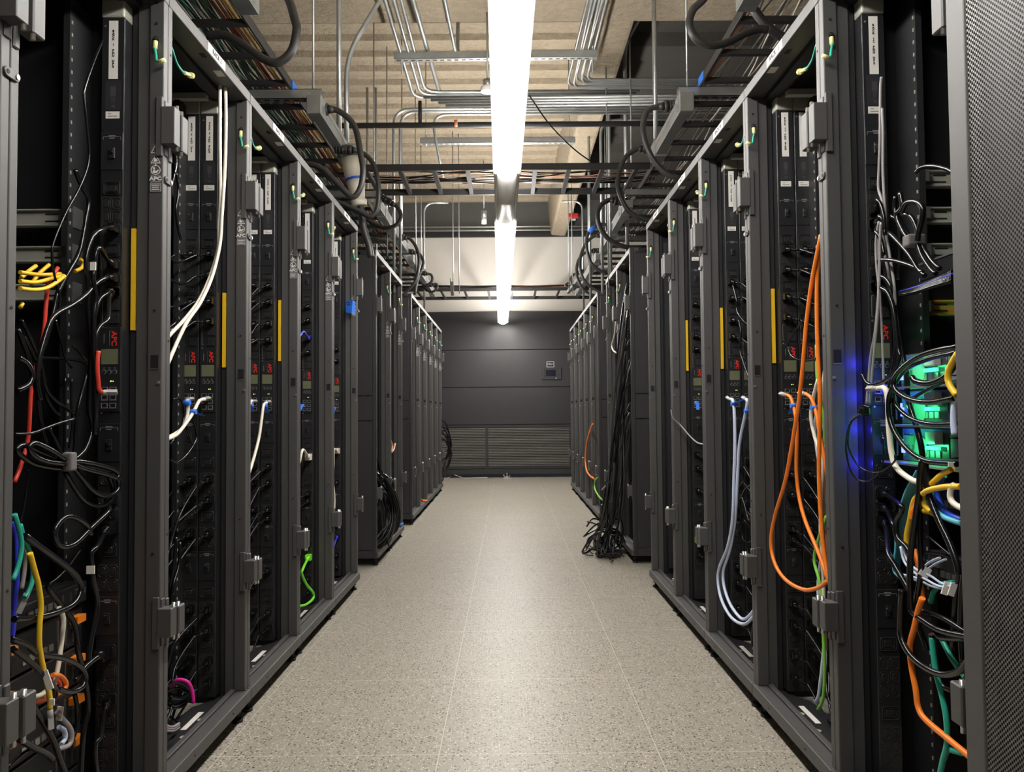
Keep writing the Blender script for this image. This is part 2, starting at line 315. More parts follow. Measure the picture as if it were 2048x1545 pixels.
# ------------------------------------------------------------------ server racks
AX={-1:.83,1:.775}; HR=1.991; W=.6
SIDE={-1:'left',1:'right'}
Y1=4.286
ROWS={'near':[Y1-W*k for k in range(6,0,-1)], 'middle':[Y1+.6,Y1+1.2], 'far':[Y1+2.4+.6*k for k in range(5)]}
def warning_label(s, parent):
    """white symbols printed on a grey label, on the post face that looks down the aisle"""
    y=.5755; m=M(); cx=s*.0175
    b=M().box(cx-.0135,cx+.0135,y-.0006,y,1.488,1.606).build('warning_label',mat('grey_label',(.085,.080,.078),.5,noise=.04),parent); b['label']='grey warning label with white symbols'
    def tri(z):
        r=lambda k:[(cx-k,z-k*.8),(cx+k,z-k*.8),(cx,z+k*1.05)]
        m.ring(r(.012),r(.0098),'y',y-.0012,y-.0006)
    tri(1.592); m.box(cx-.001,cx+.001,y-.0012,y-.0006,1.588,1.598); m.box(cx-.001,cx+.001,y-.0012,y-.0006,1.5845,1.5865)
    tri(1.567); m.prism([(cx-.005,1.561),(cx+.005,1.5625),(cx+.001,1.570),(cx-.003,1.568)],'y',y-.0012,y-.0006); m.cyl((cx-.003,y-.0012,1.5695),(cx-.003,y-.0006,1.5695),.002,n=8)
    for z in (1.580,1.555): m.cyl((cx,y-.0012,z),(cx,y-.0006,z),.0018,n=8)
    C=lambda r:[(cx+r*math.cos(k*math.pi/10),1.541+r*math.sin(k*math.pi/10)) for k in range(20)]
    m.ring(C(.0118),C(.0102),'y',y-.0012,y-.0006)
    m.cyl((cx-.004,y-.0012,1.5455),(cx-.004,y-.0006,1.5455),.0026,n=10)
    m.prism([(cx-.007,1.534),(cx+.003,1.5335),(cx+.008,1.541),(cx+.006,1.542),(cx+.001,1.538),(cx-.003,1.5425),(cx-.006,1.541)],'y',y-.0012,y-.0006)
    m.ring([(cx-.0125,1.489),(cx+.0125,1.489),(cx+.0125,1.508),(cx-.0125,1.508)],[(cx-.0119,1.4896),(cx+.0119,1.4896),(cx+.0119,1.5074),(cx-.0119,1.5074)],'y',y-.001,y-.0006)
    for z,wd in ((1.503,.010),(1.498,.0085),(1.493,.0095)): m.box(cx-wd,cx+wd,y-.001,y-.0006,z,z+.002)
    for z in (1.526,1.512): m.box(cx-.012,cx+.012,y-.001,y-.0006,z,z+.0008)
    m.build('label_symbols',LINE,b)
    text('label_logo','APC',.0125,LINE,b,(cx,y-.0012,1.5195),(90,0,0),bold=.0004,sx=1.25)
def make_rack(s):
    X=lambda u,v,z:(s*u,v,z); R=empty('server_rack',(s*AX[s],0,0))
    for a in ((.0,.025),(.575,.6)):
        m=M(X); m.box(.0,.035,a[0]+.0012,a[1]-.0012,.086,1.972)
        p=m.build('frame_post',FRAME,R,bevel=.0025,seg=2)
        h=M(X)
        if a[0]>.1:
            for z in (1.953,1.902,1.20,.62): h.cyl((.018,.5735,z),(.018,.577,z),.003,n=8)
            h.box(.008,.026,.5748,.577,1.061,1.093); h.build('hole_pattern',SLOT,p)
            k=M(X); k.box(.008,.026,.5744,.577,1.059,1.061); k.cyl((.007,.572,1.026),(.007,.577,1.026),.004,n=8); k.build('screw',STEEL,p)
        else:
            for z in (1.84,1.13,.66): h.cyl((-.001,.012,z),(.002,.012,z),.003,n=8)
            h.build('hole_pattern',SLOT,p)
    m=M(X); m.box(.035,.066,.583,.5985,.07,1.972); m.build('inner_channel',FRAME,R,bevel=.002)
    m=M(X); m.box(.066,.082,.590,.5985,.07,1.972); m.box(.035,.06,.001,.012,.07,1.972); m.build('inner_web',INNER,R)
    m=M(X); m.box(-.002,.058,.0015,.5985,1.958,HR); m.build('top_beam',FRAME,R,bevel=.002,seg=2)
    m=M(X); m.box(.012,.026,.25,.275,1.9565,1.9585); m.build('beam_slot',SLOT,R)
    m=M(X); m.box(.005,.028,.36,.40,1.9572,1.9585); m.build('beam_sticker',WHITE,R)
    m=M(X); m.box(.058,1.07,.0015,.5985,1.978,1.988)
    m.box(.058,.10,.0015,.5985,1.945,1.978); m.build('roof_panel',INNER,R)
    m=M(X); m.box(.10,.75,.49,.515,1.930,1.948); m.build('roof_crossbar',SLIDE,R)
    m=M(X); m.box(-.012,.030,.001,.599,.050,.086); p=m.build('bottom_rail',FRAME,R,bevel=.003,seg=2)
    m=M(X); m.box(.031,.048,.001,.599,.050,.091); m.build('inner_sill',FRAME,p,bevel=.002)
    m=M(X)
    for v in (.16,.44): m.cyl((-.0128,v,.068),(-.010,v,.068),.0035,n=8)
    m.build('rail_hole',SLOT,p)
    m=M(X); m.prism([(s*.048,.001),(s*.048,.599),(s*.095,.599),(s*.10,.55),(s*.135,.50),(s*.15,.30),(s*.14,.12),(s*.10,.06),(s*.095,.001)],'z',.058,.066)
    m.xf=lambda a,b,c:(a,b,c); p=m.build('floor_pan',FRAME,R) if False else None
    m=M(); m.prism([(s*.048,.001),(s*.048,.599),(s*.095,.599),(s*.10,.55),(s*.135,.50),(s*.15,.30),(s*.14,.12),(s*.10,.06),(s*.095,.001)],'z',.058,.066)
    p=m.build('floor_pan',INNER,R)
    m=M(X); m.box(.082,.098,.33,.46,.0661,.0668); m.build('pan_label',WHITE,p)
    m=M(X)
    for v in (.28,.40): m.cyl((.068,v,.066),(.068,v,.0675),.010,n=12)
    m.build('round_plug',SLIDE,p)
    m=M(X); m.box(.9,1.0,.0,.6,.05,.066); m.box(.082,1.05,.58,.598,.05,.066); m.build('base_frame',INNER,R)
    m=M(X); m.box(.082,1.07,.595,.599,.066,1.978); m.build('added_divider',VOID,R)  # panel added to keep the rack interior dark
    m=M(X); m.box(1.06,1.07,.0015,.595,.066,1.978); m.build('front_door',VOID,R)
    for v in (.045,.555):
        m=M(X); m.cyl((.016,v,.0),(.016,v,.010),.017,n=14); m.cyl((.016,v,.008),(.016,v,.052),.007,n=10); m.cyl((.016,v,.026),(.016,v,.036),.013,n=6,smooth=False)
        m.build('levelling_foot',STEEL if False else INNER,R)
    m=M(X); m.cyl((.95,.06,0.0),(.95,.06,.05),.02,n=8); m.cyl((.95,.54,0.0),(.95,.54,.05),.02,n=8); m.build('levelling_foot',INNER,R)
    for (z0,z1) in ((1.602,1.694),(.424,.492)):
        m=M(X); m.box(-.031,.002,.566,.5985,z0,z1); m.box(.0,.016,.569,.576,z0-.028,z1+.026); m.box(-.003,.0,.580,.5985,z0-.024,z1+.02); p=m.build('hinge',FRAME,R,bevel=.0025)
        m=M(X); m.cyl((-.026,.592,z0-.010),(-.026,.592,z1+.010),.0042,n=8); m.build('hinge_pin',STEEL,p)
        z0-=.004; z1-=.004
        m=M(X); m.box(-.031,-.002,.012,.046,z0,z1); m.box(-.004,.001,.004,.020,z0-.028,z1+.02); p=m.build('hinge',FRAME,R,bevel=.0025)
        m=M(X); m.cyl((-.026,.018,z0-.010),(-.026,.018,z1+.010),.0042,n=8); m.build('hinge_pin',STEEL,p)
    q=[(.587+.007*math.cos(a),1.521+.0085*math.sin(a)) for a in [math.pi/2+math.pi*k/6 for k in range(7)]]+[(.613+.007*math.cos(a),1.521+.0085*math.sin(a)) for a in [-math.pi/2+math.pi*k/6 for k in range(7)]]
    m=M(X); m.prism(q,'x',-.0045,-.0005); p=m.build('joining_clip',FRAME,R,bevel=.001)
    m=M(X); m.cyl((-.0052,.588,1.521),(-.0044,.588,1.521),.004,n=10); m.build('clip_hole',SLOT,p); m=M(X); m.cyl((-.0065,.612,1.521),(-.0044,.612,1.521),.0045,n=10); m.build('screw',STEEL,p)
    # green earth lead on the far post, and another under the beam
    e=M(X); e.cyl((.018,.574,1.862),(.018,.571,1.862),.007,n=10); e.cyl((.018,.571,1.862),(.018,.566,1.862),.004,n=8); p=e.build('earth_stud',INNER,R)
    P=[X(.018,.570,1.852),X(.018,.566,1.838),X(.012,.560,1.815),X(.008,.556,1.800),X(-.004,.556,1.797)]
    M().tube(smooth_path(P),.0032,7).build('earth_wire',C_TEA,p)
    m=M(); m.cyl(X(.018,.571,1.855),X(.018,.567,1.834),.0055,n=8); m.cyl(X(.004,.556,1.798),X(-.012,.555,1.802),.0052,n=8); m.build('crimp_sleeve',PALEY,p)
    P=[X(.020,.030,1.895),X(.018,.06,1.880),X(.03,.12,1.868),X(.045,.20,1.880),X(.055,.26,1.905)]
    p=M().tube(smooth_path(P),.0032,7).build('earth_wire',C_TEA,R)
    m=M(); m.cyl(X(.020,.026,1.905),X(.019,.05,1.884),.005,n=8); m.cyl(X(.045,.20,1.880),X(.062,.29,1.912),.0055,n=8); m.cyl(X(.056,.265,1.902),X(.062,.295,1.914),.0085,n=8); m.build('crimp_sleeve',PALEY,p)
    # slotted mounting rail deep in the rack
    m=M(X); m.box(.185,.20,.50,.594,.07,1.93); m.box(.20,.60,.585,.594,.07,1.93)
    p=m.build('mounting_rail',INNER,R)
    m=M(X)
    for k in range(60): m.box(.1835,.185,.506,.510,.12+k*.0296,.128+k*.0296)
    m.build('hole_glint_pattern',SLIDE,p)  # pale chips put the glints of the square holes into the colour
    if s<0: warning_label(s,R)
    else: pass
    return R
ORD=['first','second','third','fourth','fifth','sixth']
RACKS={}
def add_rack_labels(r,s,y0,num):
    m=M(lambda u,v,z:(s*u,v,z)); m.box(-.0030,-.002,.245,.375,1.9615,1.9875)
    p=m.build('rack_label',WHITE,r); p['label']='white label on the top beam'
    text('label_lettering','RACK %d'%num,.020,INK,p,(s*-.0032,.31,1.9745),(90,0,90) if s<0 else (90,0,-90),bold=.0005)
for s in (-1,1):
    proto=None; n=0
    for blk in ('near','middle','far'):
        ys=ROWS[blk]
        for i,y0 in enumerate(ys):
            n+=1
            pos={'near':'open black server rack in the %s row before the first gap, %s from the camera','middle':'open black server rack in the %s row, %s of the pair between the two gaps','far':'open black server rack in the %s row, %s of the five beyond the second gap'}[blk]%(SIDE[s],ORD[i])
            if blk=='far' and i==4: pos='open black server rack at the far end of the %s row, beside the cooling unit'%SIDE[s]
            if blk=='near' and i==0 and s>0: pos='black server rack closed by a perforated door at the right edge'
            if blk=='near' and i==0 and s<0: pos='black server rack at the left edge of the photo, barely in view'
            if proto is None:
                proto=make_rack(s); r=proto; r.location=(s*AX[s],y0,0); tag(r,pos,'server rack','server racks along the aisle')
            else: r=dup(proto,(s*AX[s],y0,0),pos)
            RACKS[(s,blk,i)]=r
    for (blk,i),num in {-1:{('near',1):1,('near',2):2,('near',3):3,('near',4):4,('near',5):5},1:{('near',1):12,('near',2):11,('near',3):10,('near',4):9,('near',5):8}}[s].items():
        add_rack_labels(RACKS[(s,blk,i)],s,0,num)
    X=lambda u,v,z:(s*u,v,z)
    for blk in ('middle','far'):           # side covers that face the camera over each gap
        r=RACKS[(s,blk,0)]
        for (z0,z1,nm) in ((.10,.905,'side_cover'),(1.065,1.955,'side_cover'),(.908,1.062,'lock_strip')):
            M(X).box(.022,1.05,-.012,.0,z0,z1).build(nm,COVER_SHADED,r,bevel=.003)
        M(X).box(.0,.022,-.010,.0,.05,1.99).build('corner_trim',COVER_SHADED,r,bevel=.002)
        M(X).box(.022,1.05,-.011,.0,.05,.098).build('side_skirt',COVER_SHADED,r,bevel=.003)
    r=RACKS[(s,'near',5)]
    M(X).box(.05,1.05,.6,.604,.05,1.98).build('side_cover',COVER_SHADED,r)
    r=RACKS[(s,'far',4)]
    M(X).box(.05,1.05,.6,.604,.05,1.98).build('side_cover',COVER_SHADED,r)
    for (i,z0,z1) in ({-1:((1,1.154,1.401),(2,1.10,1.338),(3,1.161,1.403)),1:((2,1.10,1.338),(3,1.116,1.359),(4,1.141,1.382))}[s]):
        p=M(X).box(.068,.079,.583,.5895,z0,z1).build('edge_strip',YEL,RACKS[(s,'near',i)]); p['label']='yellow vinyl strip'
# the right-hand edge of the photo: a perforated door shut over the nearest rack
def perf_mat():
    m=bpy.data.materials.new('perforated_sheet'); m.use_nodes=True; N=m.node_tree.nodes; L=m.node_tree.links; b=N['Principled BSDF']
    b.inputs['Base Color'].default_value=(.13,.125,.12,1); b.inputs['Roughness'].default_value=.4; b.inputs['Specular IOR Level'].default_value=.6
    tc=N.new('ShaderNodeTexCoord'); P=(.0088,.0086)
    ds=[]
    for off in ((0,0),(.5,.5)):
        mp=N.new('ShaderNodeMapping'); mp.inputs['Scale'].default_value=(0,1/P[0],1/P[1]); mp.inputs['Location'].default_value=(0,off[0]+100,off[1]+100)
        L.new(tc.outputs['Object'],mp.inputs['Vector']); fr=N.new('ShaderNodeVectorMath'); fr.operation='FRACTION'; L.new(mp.outputs['Vector'],fr.inputs[0])
        sb=N.new('ShaderNodeVectorMath'); sb.operation='SUBTRACT'; sb.inputs[1].default_value=(0,.5,.5); L.new(fr.outputs['Vector'],sb.inputs[0])
        ml=N.new('ShaderNodeVectorMath'); ml.operation='MULTIPLY'; ml.inputs[1].default_value=(0,1,1); L.new(sb.outputs['Vector'],ml.inputs[0])
        ln=N.new('ShaderNodeVectorMath'); ln.operation='LENGTH'; L.new(ml.outputs['Vector'],ln.inputs[0]); ds.append(ln)
    mn=N.new('ShaderNodeMath'); mn.operation='MINIMUM'; L.new(ds[0].outputs['Value'],mn.inputs[0]); L.new(ds[1].outputs['Value'],mn.inputs[1])
    lt=N.new('ShaderNodeMath'); lt.operation='GREATER_THAN'; lt.inputs[1].default_value=.33; L.new(mn.outputs[0],lt.inputs[0])
    L.new(lt.outputs[0],b.inputs['Alpha']); return m
dr=RACKS[(1,'near',0)]
door=M().box(-.034,-.004,.545,.597,.06,1.985).build('perforated_door',FRAME,dr,bevel=.003,seg=2); door['label']='perforated black door with a plain frame'
M().box(-.034,-.004,.004,.05,.06,1.985).build('door_stile',FRAME,door,bevel=.003)
M().box(-.034,-.004,.05,.545,.06,.11).build('door_rail',FRAME,door); M().box(-.034,-.004,.05,.545,1.94,1.985).build('door_rail',FRAME,door)
M().box(-.0315,-.0305,.05,.545,.11,1.94).build('perforated_sheet',perf_mat(),door)
M().box(-.012,-.006,.05,.545,.11,1.94).build('added_backing',VOID,door)  # black sheet added so the door holes look dark
# ------------------------------------------------------------------ rack power strips
def octo(cx,cz,w,h,c): return [(cx-w+c,cz-h),(cx+w-c,cz-h),(cx+w,cz-h+c),(cx+w,cz+h-c),(cx+w-c,cz+h),(cx-w+c,cz+h),(cx-w,cz+h-c),(cx-w,cz-h+c)]
C13_BLOCKS=((1.423,3),(1.273,3),(.720,3),(.568,2),(.320,3),(.160,3)); C19_Z=(1.4905,1.342,.802,.633,.398,.238)
PITCH=.0318; C13=[]
for (zc,nr) in C13_BLOCKS:
    for r_ in range(nr):
        for c_ in (0,1): C13.append(((-.0122,.0122)[c_], zc+((nr-1)/2-r_)*PITCH))
FACE=-.040
def make_pdu():
    R=empty('power_strip',(0,0,0)); y=FACE
    M().box(-.0272,.0272,y,0,.075,1.905).build('body',PDUM,R,bevel=.002,seg=2)
    M().box(-.0275,.0275,y-.004,.0,1.905,1.955).build('cable_entry',SLIDE,R,bevel=.004,seg=2)
    for i,(x,z) in enumerate(C13):
        if i==0:
            m=M(); m.ring(octo(x,z,.0108,.0138,.004),octo(x,z,.0092,.0122,.0042),'y',y-.0022,y,0); m.prism(octo(x,z,.0092,.0122,.0042),'y',y-.0004,y,1); m.prism(octo(x,z,.0066,.0094,.003),'y',y-.0024,y,0)
            for (a,b) in ((0,.0045),(-.003,-.003),(.003,-.003)): m.box(x+a-.0007,x+a+.0007,y-.0026,y-.0022,z+b-.0022,z+b+.0022,1)
            o=m.build('outlet',[PDUI,SLOT],R,bevel=.0006); o0=o
        else:
            o=o0.copy(); COL.objects.link(o); o.parent=R; o.location=(x-C13[0][0],0,z-C13[0][1])
    rr=lambda x,z,w,h:octo(x,z,w,h,.003)
    for i,z in enumerate(C19_Z):
        if i==0:
            m=M(); m.ring(rr(0,z,.0195,.0155),rr(0,z,.0178,.0138),'y',y-.0028,y,0); m.ring(rr(0,z,.0145,.0112),rr(0,z,.0132,.0099),'y',y-.0022,y,0); m.prism(rr(0,z,.0105,.0080),'y',y-.0026,y,0)
            for (a,b) in ((-.005,.002),(.005,.002),(0,-.004)): m.box(a-.0024,a+.0024,y-.0030,y-.0024,z+b-.0008,z+b+.0008,1)
            o1=m.build('large_outlet',[PDUI,SLOT],R,bevel=.0007); z1=z
        else:
            o=o1.copy(); COL.objects.link(o); o.parent=R; o.location=(0,0,z-z1)
    for (zc,nr) in C13_BLOCKS: M().box(-.0262,.0262,y-.0008,y,zc-nr*PITCH/2-.001,zc+nr*PITCH/2+.001).build('outlet_plate',PDUI,R,bevel=.0006)
    for z in (1.212,1.180):
        m=M(); m.box(-.002,.020,y-.003,y,z-.0125,z+.0125); 
        for (a,b) in ((.005,.003),(.013,.003),(.009,-.006)): m.box(a-.001,a+.001,y-.0033,y-.0028,z+b-.003,z+b+.003,1)
        m.build('wall_outlet',[PDUI,SLOT],R)
    m=M(); m.box(-.020,-.019,y-.0005,y,1.17,1.22); m.box(-.020,-.014,y-.0005,y,1.2195,1.2205); m.box(-.020,-.014,y-.0005,y,1.1695,1.1705); m.build('outlet_bracket_print',GREYP,R)
    for z in (1.58,.885,.48):
        m=M(); m.box(-.0265,.0265,y-.002,y,z-.045,z+.045); m.box(-.006,.008,y-.006,y-.002,z-.018,z+.008); p=m.build('breaker',PDUM,R,bevel=.001)
        m=M(); m.box(-.021,.021,y-.0026,y-.002,z+.0345,z+.0352); m.box(-.021,-.0203,y-.0026,y-.002,z+.028,z+.035); m.box(.0203,.021,y-.0026,y-.002,z+.028,z+.035)
        m.box(-.008,.008,y-.0026,y-.002,z+.0365,z+.0385); m.box(-.006,.006,y-.0026,y-.002,z+.0305,z+.0325); m.build('breaker_print',GREYP,p)
        m=M(); m.box(-.001,.005,y-.010,y-.006,z-.006,z+.004); m.cyl((-.004,y-.007,z+.002),(-.004,y-.003,z+.002),.0016,n=6,mi=1); m.build('breaker_switch',[PDUM,STEEL],p)
    p=M().box(-.0262,.0262,y-.0030,y,.958,1.158).build('meter_panel',PDUM,R,bevel=.001); y2=y-.003
    text('panel_logo','APC',.0170,RED,p,(.0100,y2-.0005,1.131),(90,90,0),bold=.0005,sx=1.08)
    M().box(-.0005,.0000,y2-.0004,y2,1.114,1.150).build('panel_print',GREYP,p); M().box(-.0140,-.0128,y2-.0004,y2,1.120,1.142).build('panel_print',GREYP,p)
    q=M().box(-.0195,.0195,y2-.0008,y2,1.070,1.106).build('lcd_screen',LCD,p); q['label']='olive liquid crystal screen'
    for k in (-1,0,1):
        m=M(); C=lambda r:[(k*.0125+r*math.cos(a*math.pi/7),1.052+r*math.sin(a*math.pi/7)) for a in range(14)]
        m.ring(C(.0055),C(.0042),'y',y2-.001,y2,0); m.prism(C(.0040),'y',y2-.002,y2,1); m.build('button',[BTN,PDUM],p)
        M().box(k*.0125-.002,k*.0125+.002,y2-.0004,y2,1.0605,1.062).build('button_print',GREYP,p)
    m=M(); m.cyl((.004,y2-.001,1.030),(.004,y2,1.030),.0016,n=8); m.cyl((.009,y2-.001,1.030),(.009,y2,1.030),.0011,n=8); m.build('status_light',LEDG,p)
    for (x,z) in ((-.011,1.010),(.009,1.010),(-.011,.991),(.009,.991),(-.011,.972),(.009,.972)):
        m=M(); m.ring([(x-.0075,z-.0065),(x+.0075,z-.0065),(x+.0075,z+.0065),(x-.0075,z+.0065)],[(x-.006,z-.005),(x+.006,z-.005),(x+.006,z+.005),(x-.006,z+.005)],'y',y2-.0012,y2,0); m.box(x-.006,x+.006,y2-.0003,y2,z-.005,z+.005,1); m.box(x-.005,x+.005,y2-.0008,y2-.0003,z-.005,z-.0035,2)
        m.build('data_port',[BTN,SLOT,STEEL],p)
    q=M().box(-.0105,.0115,y-.0006,y,1.756,1.898).build('name_sticker',WHITE,R); q['label']='white sticker with vertical lettering'
    m=M(); m.box(-.0185,.0185,y-.0004,y,1.680,1.753); m.build('instruction_sticker',mat('black_sticker',(.025,.025,.027),.5,noise=.1),R)
    m=M(); m.box(-.006,.007,y-.0006,y-.0004,1.715,1.738); m.box(-.003,-.001,y-.0006,y-.0004,1.700,1.715); m.box(.002,.004,y-.0006,y-.0004,1.700,1.715); m.box(-.003,.005,y-.0006,y-.0004,1.687,1.692); m.build('sticker_print',mat('dim_print',(.055,.055,.058),.5,noise=.05),R)
    q=M().box(-.0165,.0165,y-.0005,y,1.660,1.677).build('serial_sticker',WHITE,R)
    m=M(); m.box(-.011,-.003,y-.0008,y-.0005,1.6705,1.6725); m.box(-.011,.011,y-.0008,y-.0005,1.6645,1.6665); m.build('sticker_print',GREYP,q)
    for z in (1.885,1.160,.955): M().cyl((-.019,y-.0015,z),(-.019,y,z),.0025,n=8).build('screw',STEEL,R)
    return R
PD=None; PDUS={}
def add_pdu(s,blk,i,u,txt,desc):
    global PD
    y0=ROWS[blk][i]; loc=(s*(AX[s]+u),y0+.5945,0)
    if PD is None: PD=make_pdu(); r=PD; r.location=loc; tag(r,desc,'power strip','upright rack power strips')
    else: r=dup(PD,loc,desc,skip=('sticker_lettering',))
    PDUS.setdefault((s,blk,i),[]).append(r)
    if txt:
        text('sticker_lettering','\n'.join(txt),.0072,INK,r,(.0005,FACE-.0010,1.829),(90,0,0),bold=.0003,lines=.93)
PLAN=[(-1,'near',1,(('RACK 1 PDU UPS','its white sticker reads RACK 1 PDU UPS'),)),
 (-1,'near',2,(('RACK 2 PDU BLDG','its white sticker reads RACK 2 PDU BLDG'),('RACK 2 PDU UPS','its white sticker reads RACK 2 PDU UPS'))),
 (-1,'near',3,(('RACK 3 PDU BLDG','its white sticker reads RACK 3 PDU BLDG'),('RACK 3 PDU UPS','its white sticker reads RACK 3 PDU UPS'))),
 (-1,'near',4,(('RACK 4 PDU','the rack with the lime green cord'),)),(-1,'near',5,(('RACK 5 PDU','the rack with the folded blue tape'),)),
 (-1,'middle',0,((None,'the rack past the first gap'),)),(-1,'middle',1,((None,'the rack before the second gap'),)),
 (1,'near',1,(('RACK 12 PDU UPS','its white sticker reads RACK 12 PDU UPS'),)),
 (1,'near',2,(('RACK 11 PDU BLDG','its white sticker reads RACK 11 PDU BLDG'),('RACK 11 PDU UPS','its white sticker reads RACK 11 PDU UPS'))),
 (1,'near',3,(('RACK 10 PDU BLDG','its white sticker reads RACK 10 PDU BLDG'),('RACK 10 PDU UPS','its white sticker reads RACK 10 PDU UPS'))),
 (1,'near',4,(('RACK 9 PDU','the rack with the short green plug'),))]
for (s,blk,i,lst) in PLAN:
    for k,(t,d) in enumerate(lst):
        add_pdu(s,blk,i,.112+.0565*k,t,('upright black power strip in the %s row, '%SIDE[s])+d)
# spare slotted bracket in the right rack before the gap
m=M(); 
for k in range(46): m.box(.905,.912,4.244,4.246,.14+k*.038,.152+k*.038)
q=M().box(.865,.935,4.246,4.27,.10,1.88).build('slotted_bracket',INNER,loc=None); m.build('slot_edge',SLIDE,q)
tag(q,'black slotted cable bracket standing in the right rack just before the gap','bracket')
# ------------------------------------------------------------------ overhead: ladder trays, raceways, conduits, hoses
def ladder(name,label,a,b,z,y0,y1,axis,pitch,h=.045,grp=None):
    """a..b across, y0..y1 along; axis 'y' runs down the room, axis 'x' across it"""
    xf=(lambda p,q,r:(p,q,r)) if axis=='y' else (lambda p,q,r:(q,p,r))
    o=(a,y0,z) if axis=='y' else (y0,a,z)
    r=empty(name,o,label,'cable tray',grp); wd=b-a; L=y1-y0
    for q in (0,wd-.012):
        m=M(xf); m.box(q,q+.012,0,L,0,h); m.box(q-(.012 if q else 0),q+.012+(0 if q else .012),0,L,h-.006,h); m.build('side_rail',TRAY,r,bevel=.002)
    k=pitch*.5
    while k<L:
        M(xf).box(.012,wd-.012,k-.014,k+.014,.002,.026).build('rung',TRAY,r); k+=pitch
    return r
ZT=2.60
TL=ladder('ladder_tray','black ladder tray full of green and red cables running above the left racks',-1.69,-1.085,ZT,1.3,10.35,'y',.30,grp='black ladder trays overhead')
TR=ladder('ladder_tray','black ladder tray with few pale cables running above the right racks',.985,1.59,ZT,1.3,10.35,'y',.30,grp='black ladder trays overhead')
ladder('ladder_tray','black ladder tray crossing the aisle above the nearer end of the lamp joint',5.25,5.86,ZT+.01,-1.08,.98,'x',.232,grp='black ladder trays overhead')
ladder('ladder_tray','black ladder tray crossing the aisle in front of the white far wall',10.42,11.22,ZT,-1.7,1.62,'x',.32,grp='black ladder trays overhead')
def hang(x,y,z0,z1,label,grp='threaded hanger rods'):
    tag(M().cyl((0,0,0),(0,0,z1-z0),.0055,n=6).build('hanger_rod',GALV,loc=(x,y,z0)),label,'rod',grp)
rnd=random.Random(5)
# cables lying in the trays: each one an object of its own
def tray_cable(x0,x1,y0,y1,z,m,r,label,grp,wig=.03):
    P=[]; y=y0; x=rnd.uniform(x0,x1); n=int((y1-y0)/.45)
    for k in range(n+1):
        P.append((x+rnd.uniform(-wig,wig),y0+(y1-y0)*k/n,z+rnd.uniform(-.004,.014)+rnd.random()*.012))
    P=[(min(max(px,x0),x1),py,pz) for px,py,pz in P]
    o=M().tube([Vector(p)-Vector(P[0]) for p in smooth_path(P,3)],r,5).build('tray_cable',m,loc=P[0]); tag(o,label,'cable',grp)
zc=ZT+.034
for k in range(80): tray_cable(-1.66,-1.23,1.6,rnd.choice((9.8,10.2,6.5)),zc+rnd.random()*.05,C_DGR,.0036,'dark green network cable lying among many in the left overhead tray','dark green cables in the left tray')
for k in range(12): tray_cable(-1.62,-1.25,1.6,9.9,zc+rnd.random()*.01,C_GRY,.0034,'grey network cable lying among the green ones in the left overhead tray','grey cables in the left tray')
for k in range(5): tray_cable(-1.55,-1.28,1.6,9.9,zc+.002,C_OLV,.0034,'mustard yellow cable lying among green ones in the left overhead tray','mustard cables in the left tray')
for k in range(6): tray_cable(-1.215,-1.19,1.6,8.6,zc+rnd.random()*.02,C_DRD,.0036,'brick red cable in the bunch along the left overhead tray','brick red cables in the left tray',.012)
for k in range(4): tray_cable(-1.185,-1.165,1.6,9.8,zc+rnd.random()*.02,C_SAL,.0036,'salmon orange cable in the bunch along the left overhead tray','salmon cables in the left tray',.012)
for k in range(11): tray_cable(-1.155,-1.10,1.6,9.8,zc+rnd.random()*.02,C_YEL,.0034,'yellow cable lying against the outer rail of the left overhead tray','yellow cables in the left tray',.008)
for k in range(7): tray_cable(1.05,1.3,1.6,9.8,zc,(C_GRY,C_WHT)[k%2],.004,'pale cable lying in the sparse right overhead tray','pale cables in the right tray')
for k in range(4): tray_cable(1.0,1.05,1.6,9.8,zc,C_SAL,.0035,'salmon cable lying along the inner rail of the right overhead tray','salmon cables in the right tray',.006)
for k in range(4): tray_cable(1.3,1.5,1.6,6.0,zc,C_LBL,.0035,'pale blue cable lying deep in the right overhead tray','pale blue cables in the right tray',.02)
def cross_cable(y,z,m,r,label,grp,x0=-1.2,x1=1.1,sag=.03):
    P=[(x0,y+rnd.uniform(-.03,.03),z)]+[(x0+(x1-x0)*k/8,y+rnd.uniform(-.05,.05),z-rnd.random()*sag) for k in range(1,8)]+[(x1,y+rnd.uniform(-.03,.03),z)]
    tag(M().tube([Vector(p)-Vector(P[0]) for p in smooth_path(P,4)],r,5).build('tray_cable',m,loc=P[0]),label,'cable',grp)
for k in range(16): cross_cable(5.33+.45*rnd.random(),ZT+.075+rnd.random()*.03,(CORD,CORD,C_GRY,C_SAL)[k%4],.005 if k%4<2 else .0035,('black','black','grey','salmon')[k%4]+' cable lying in the ladder tray that crosses over the aisle',('black','black','grey','salmon')[k%4]+' cables in the crossing tray')
for k in range(10): cross_cable(10.5+.25*rnd.random(),ZT+.062+rnd.random()*.03,(C_SAL,CORD)[k%2],.009,('salmon','black')[k%2]+' cable lying in the far crossing tray before the white wall',('salmon','black')[k%2]+' cables in the far crossing tray',-1.6,1.5,.0)
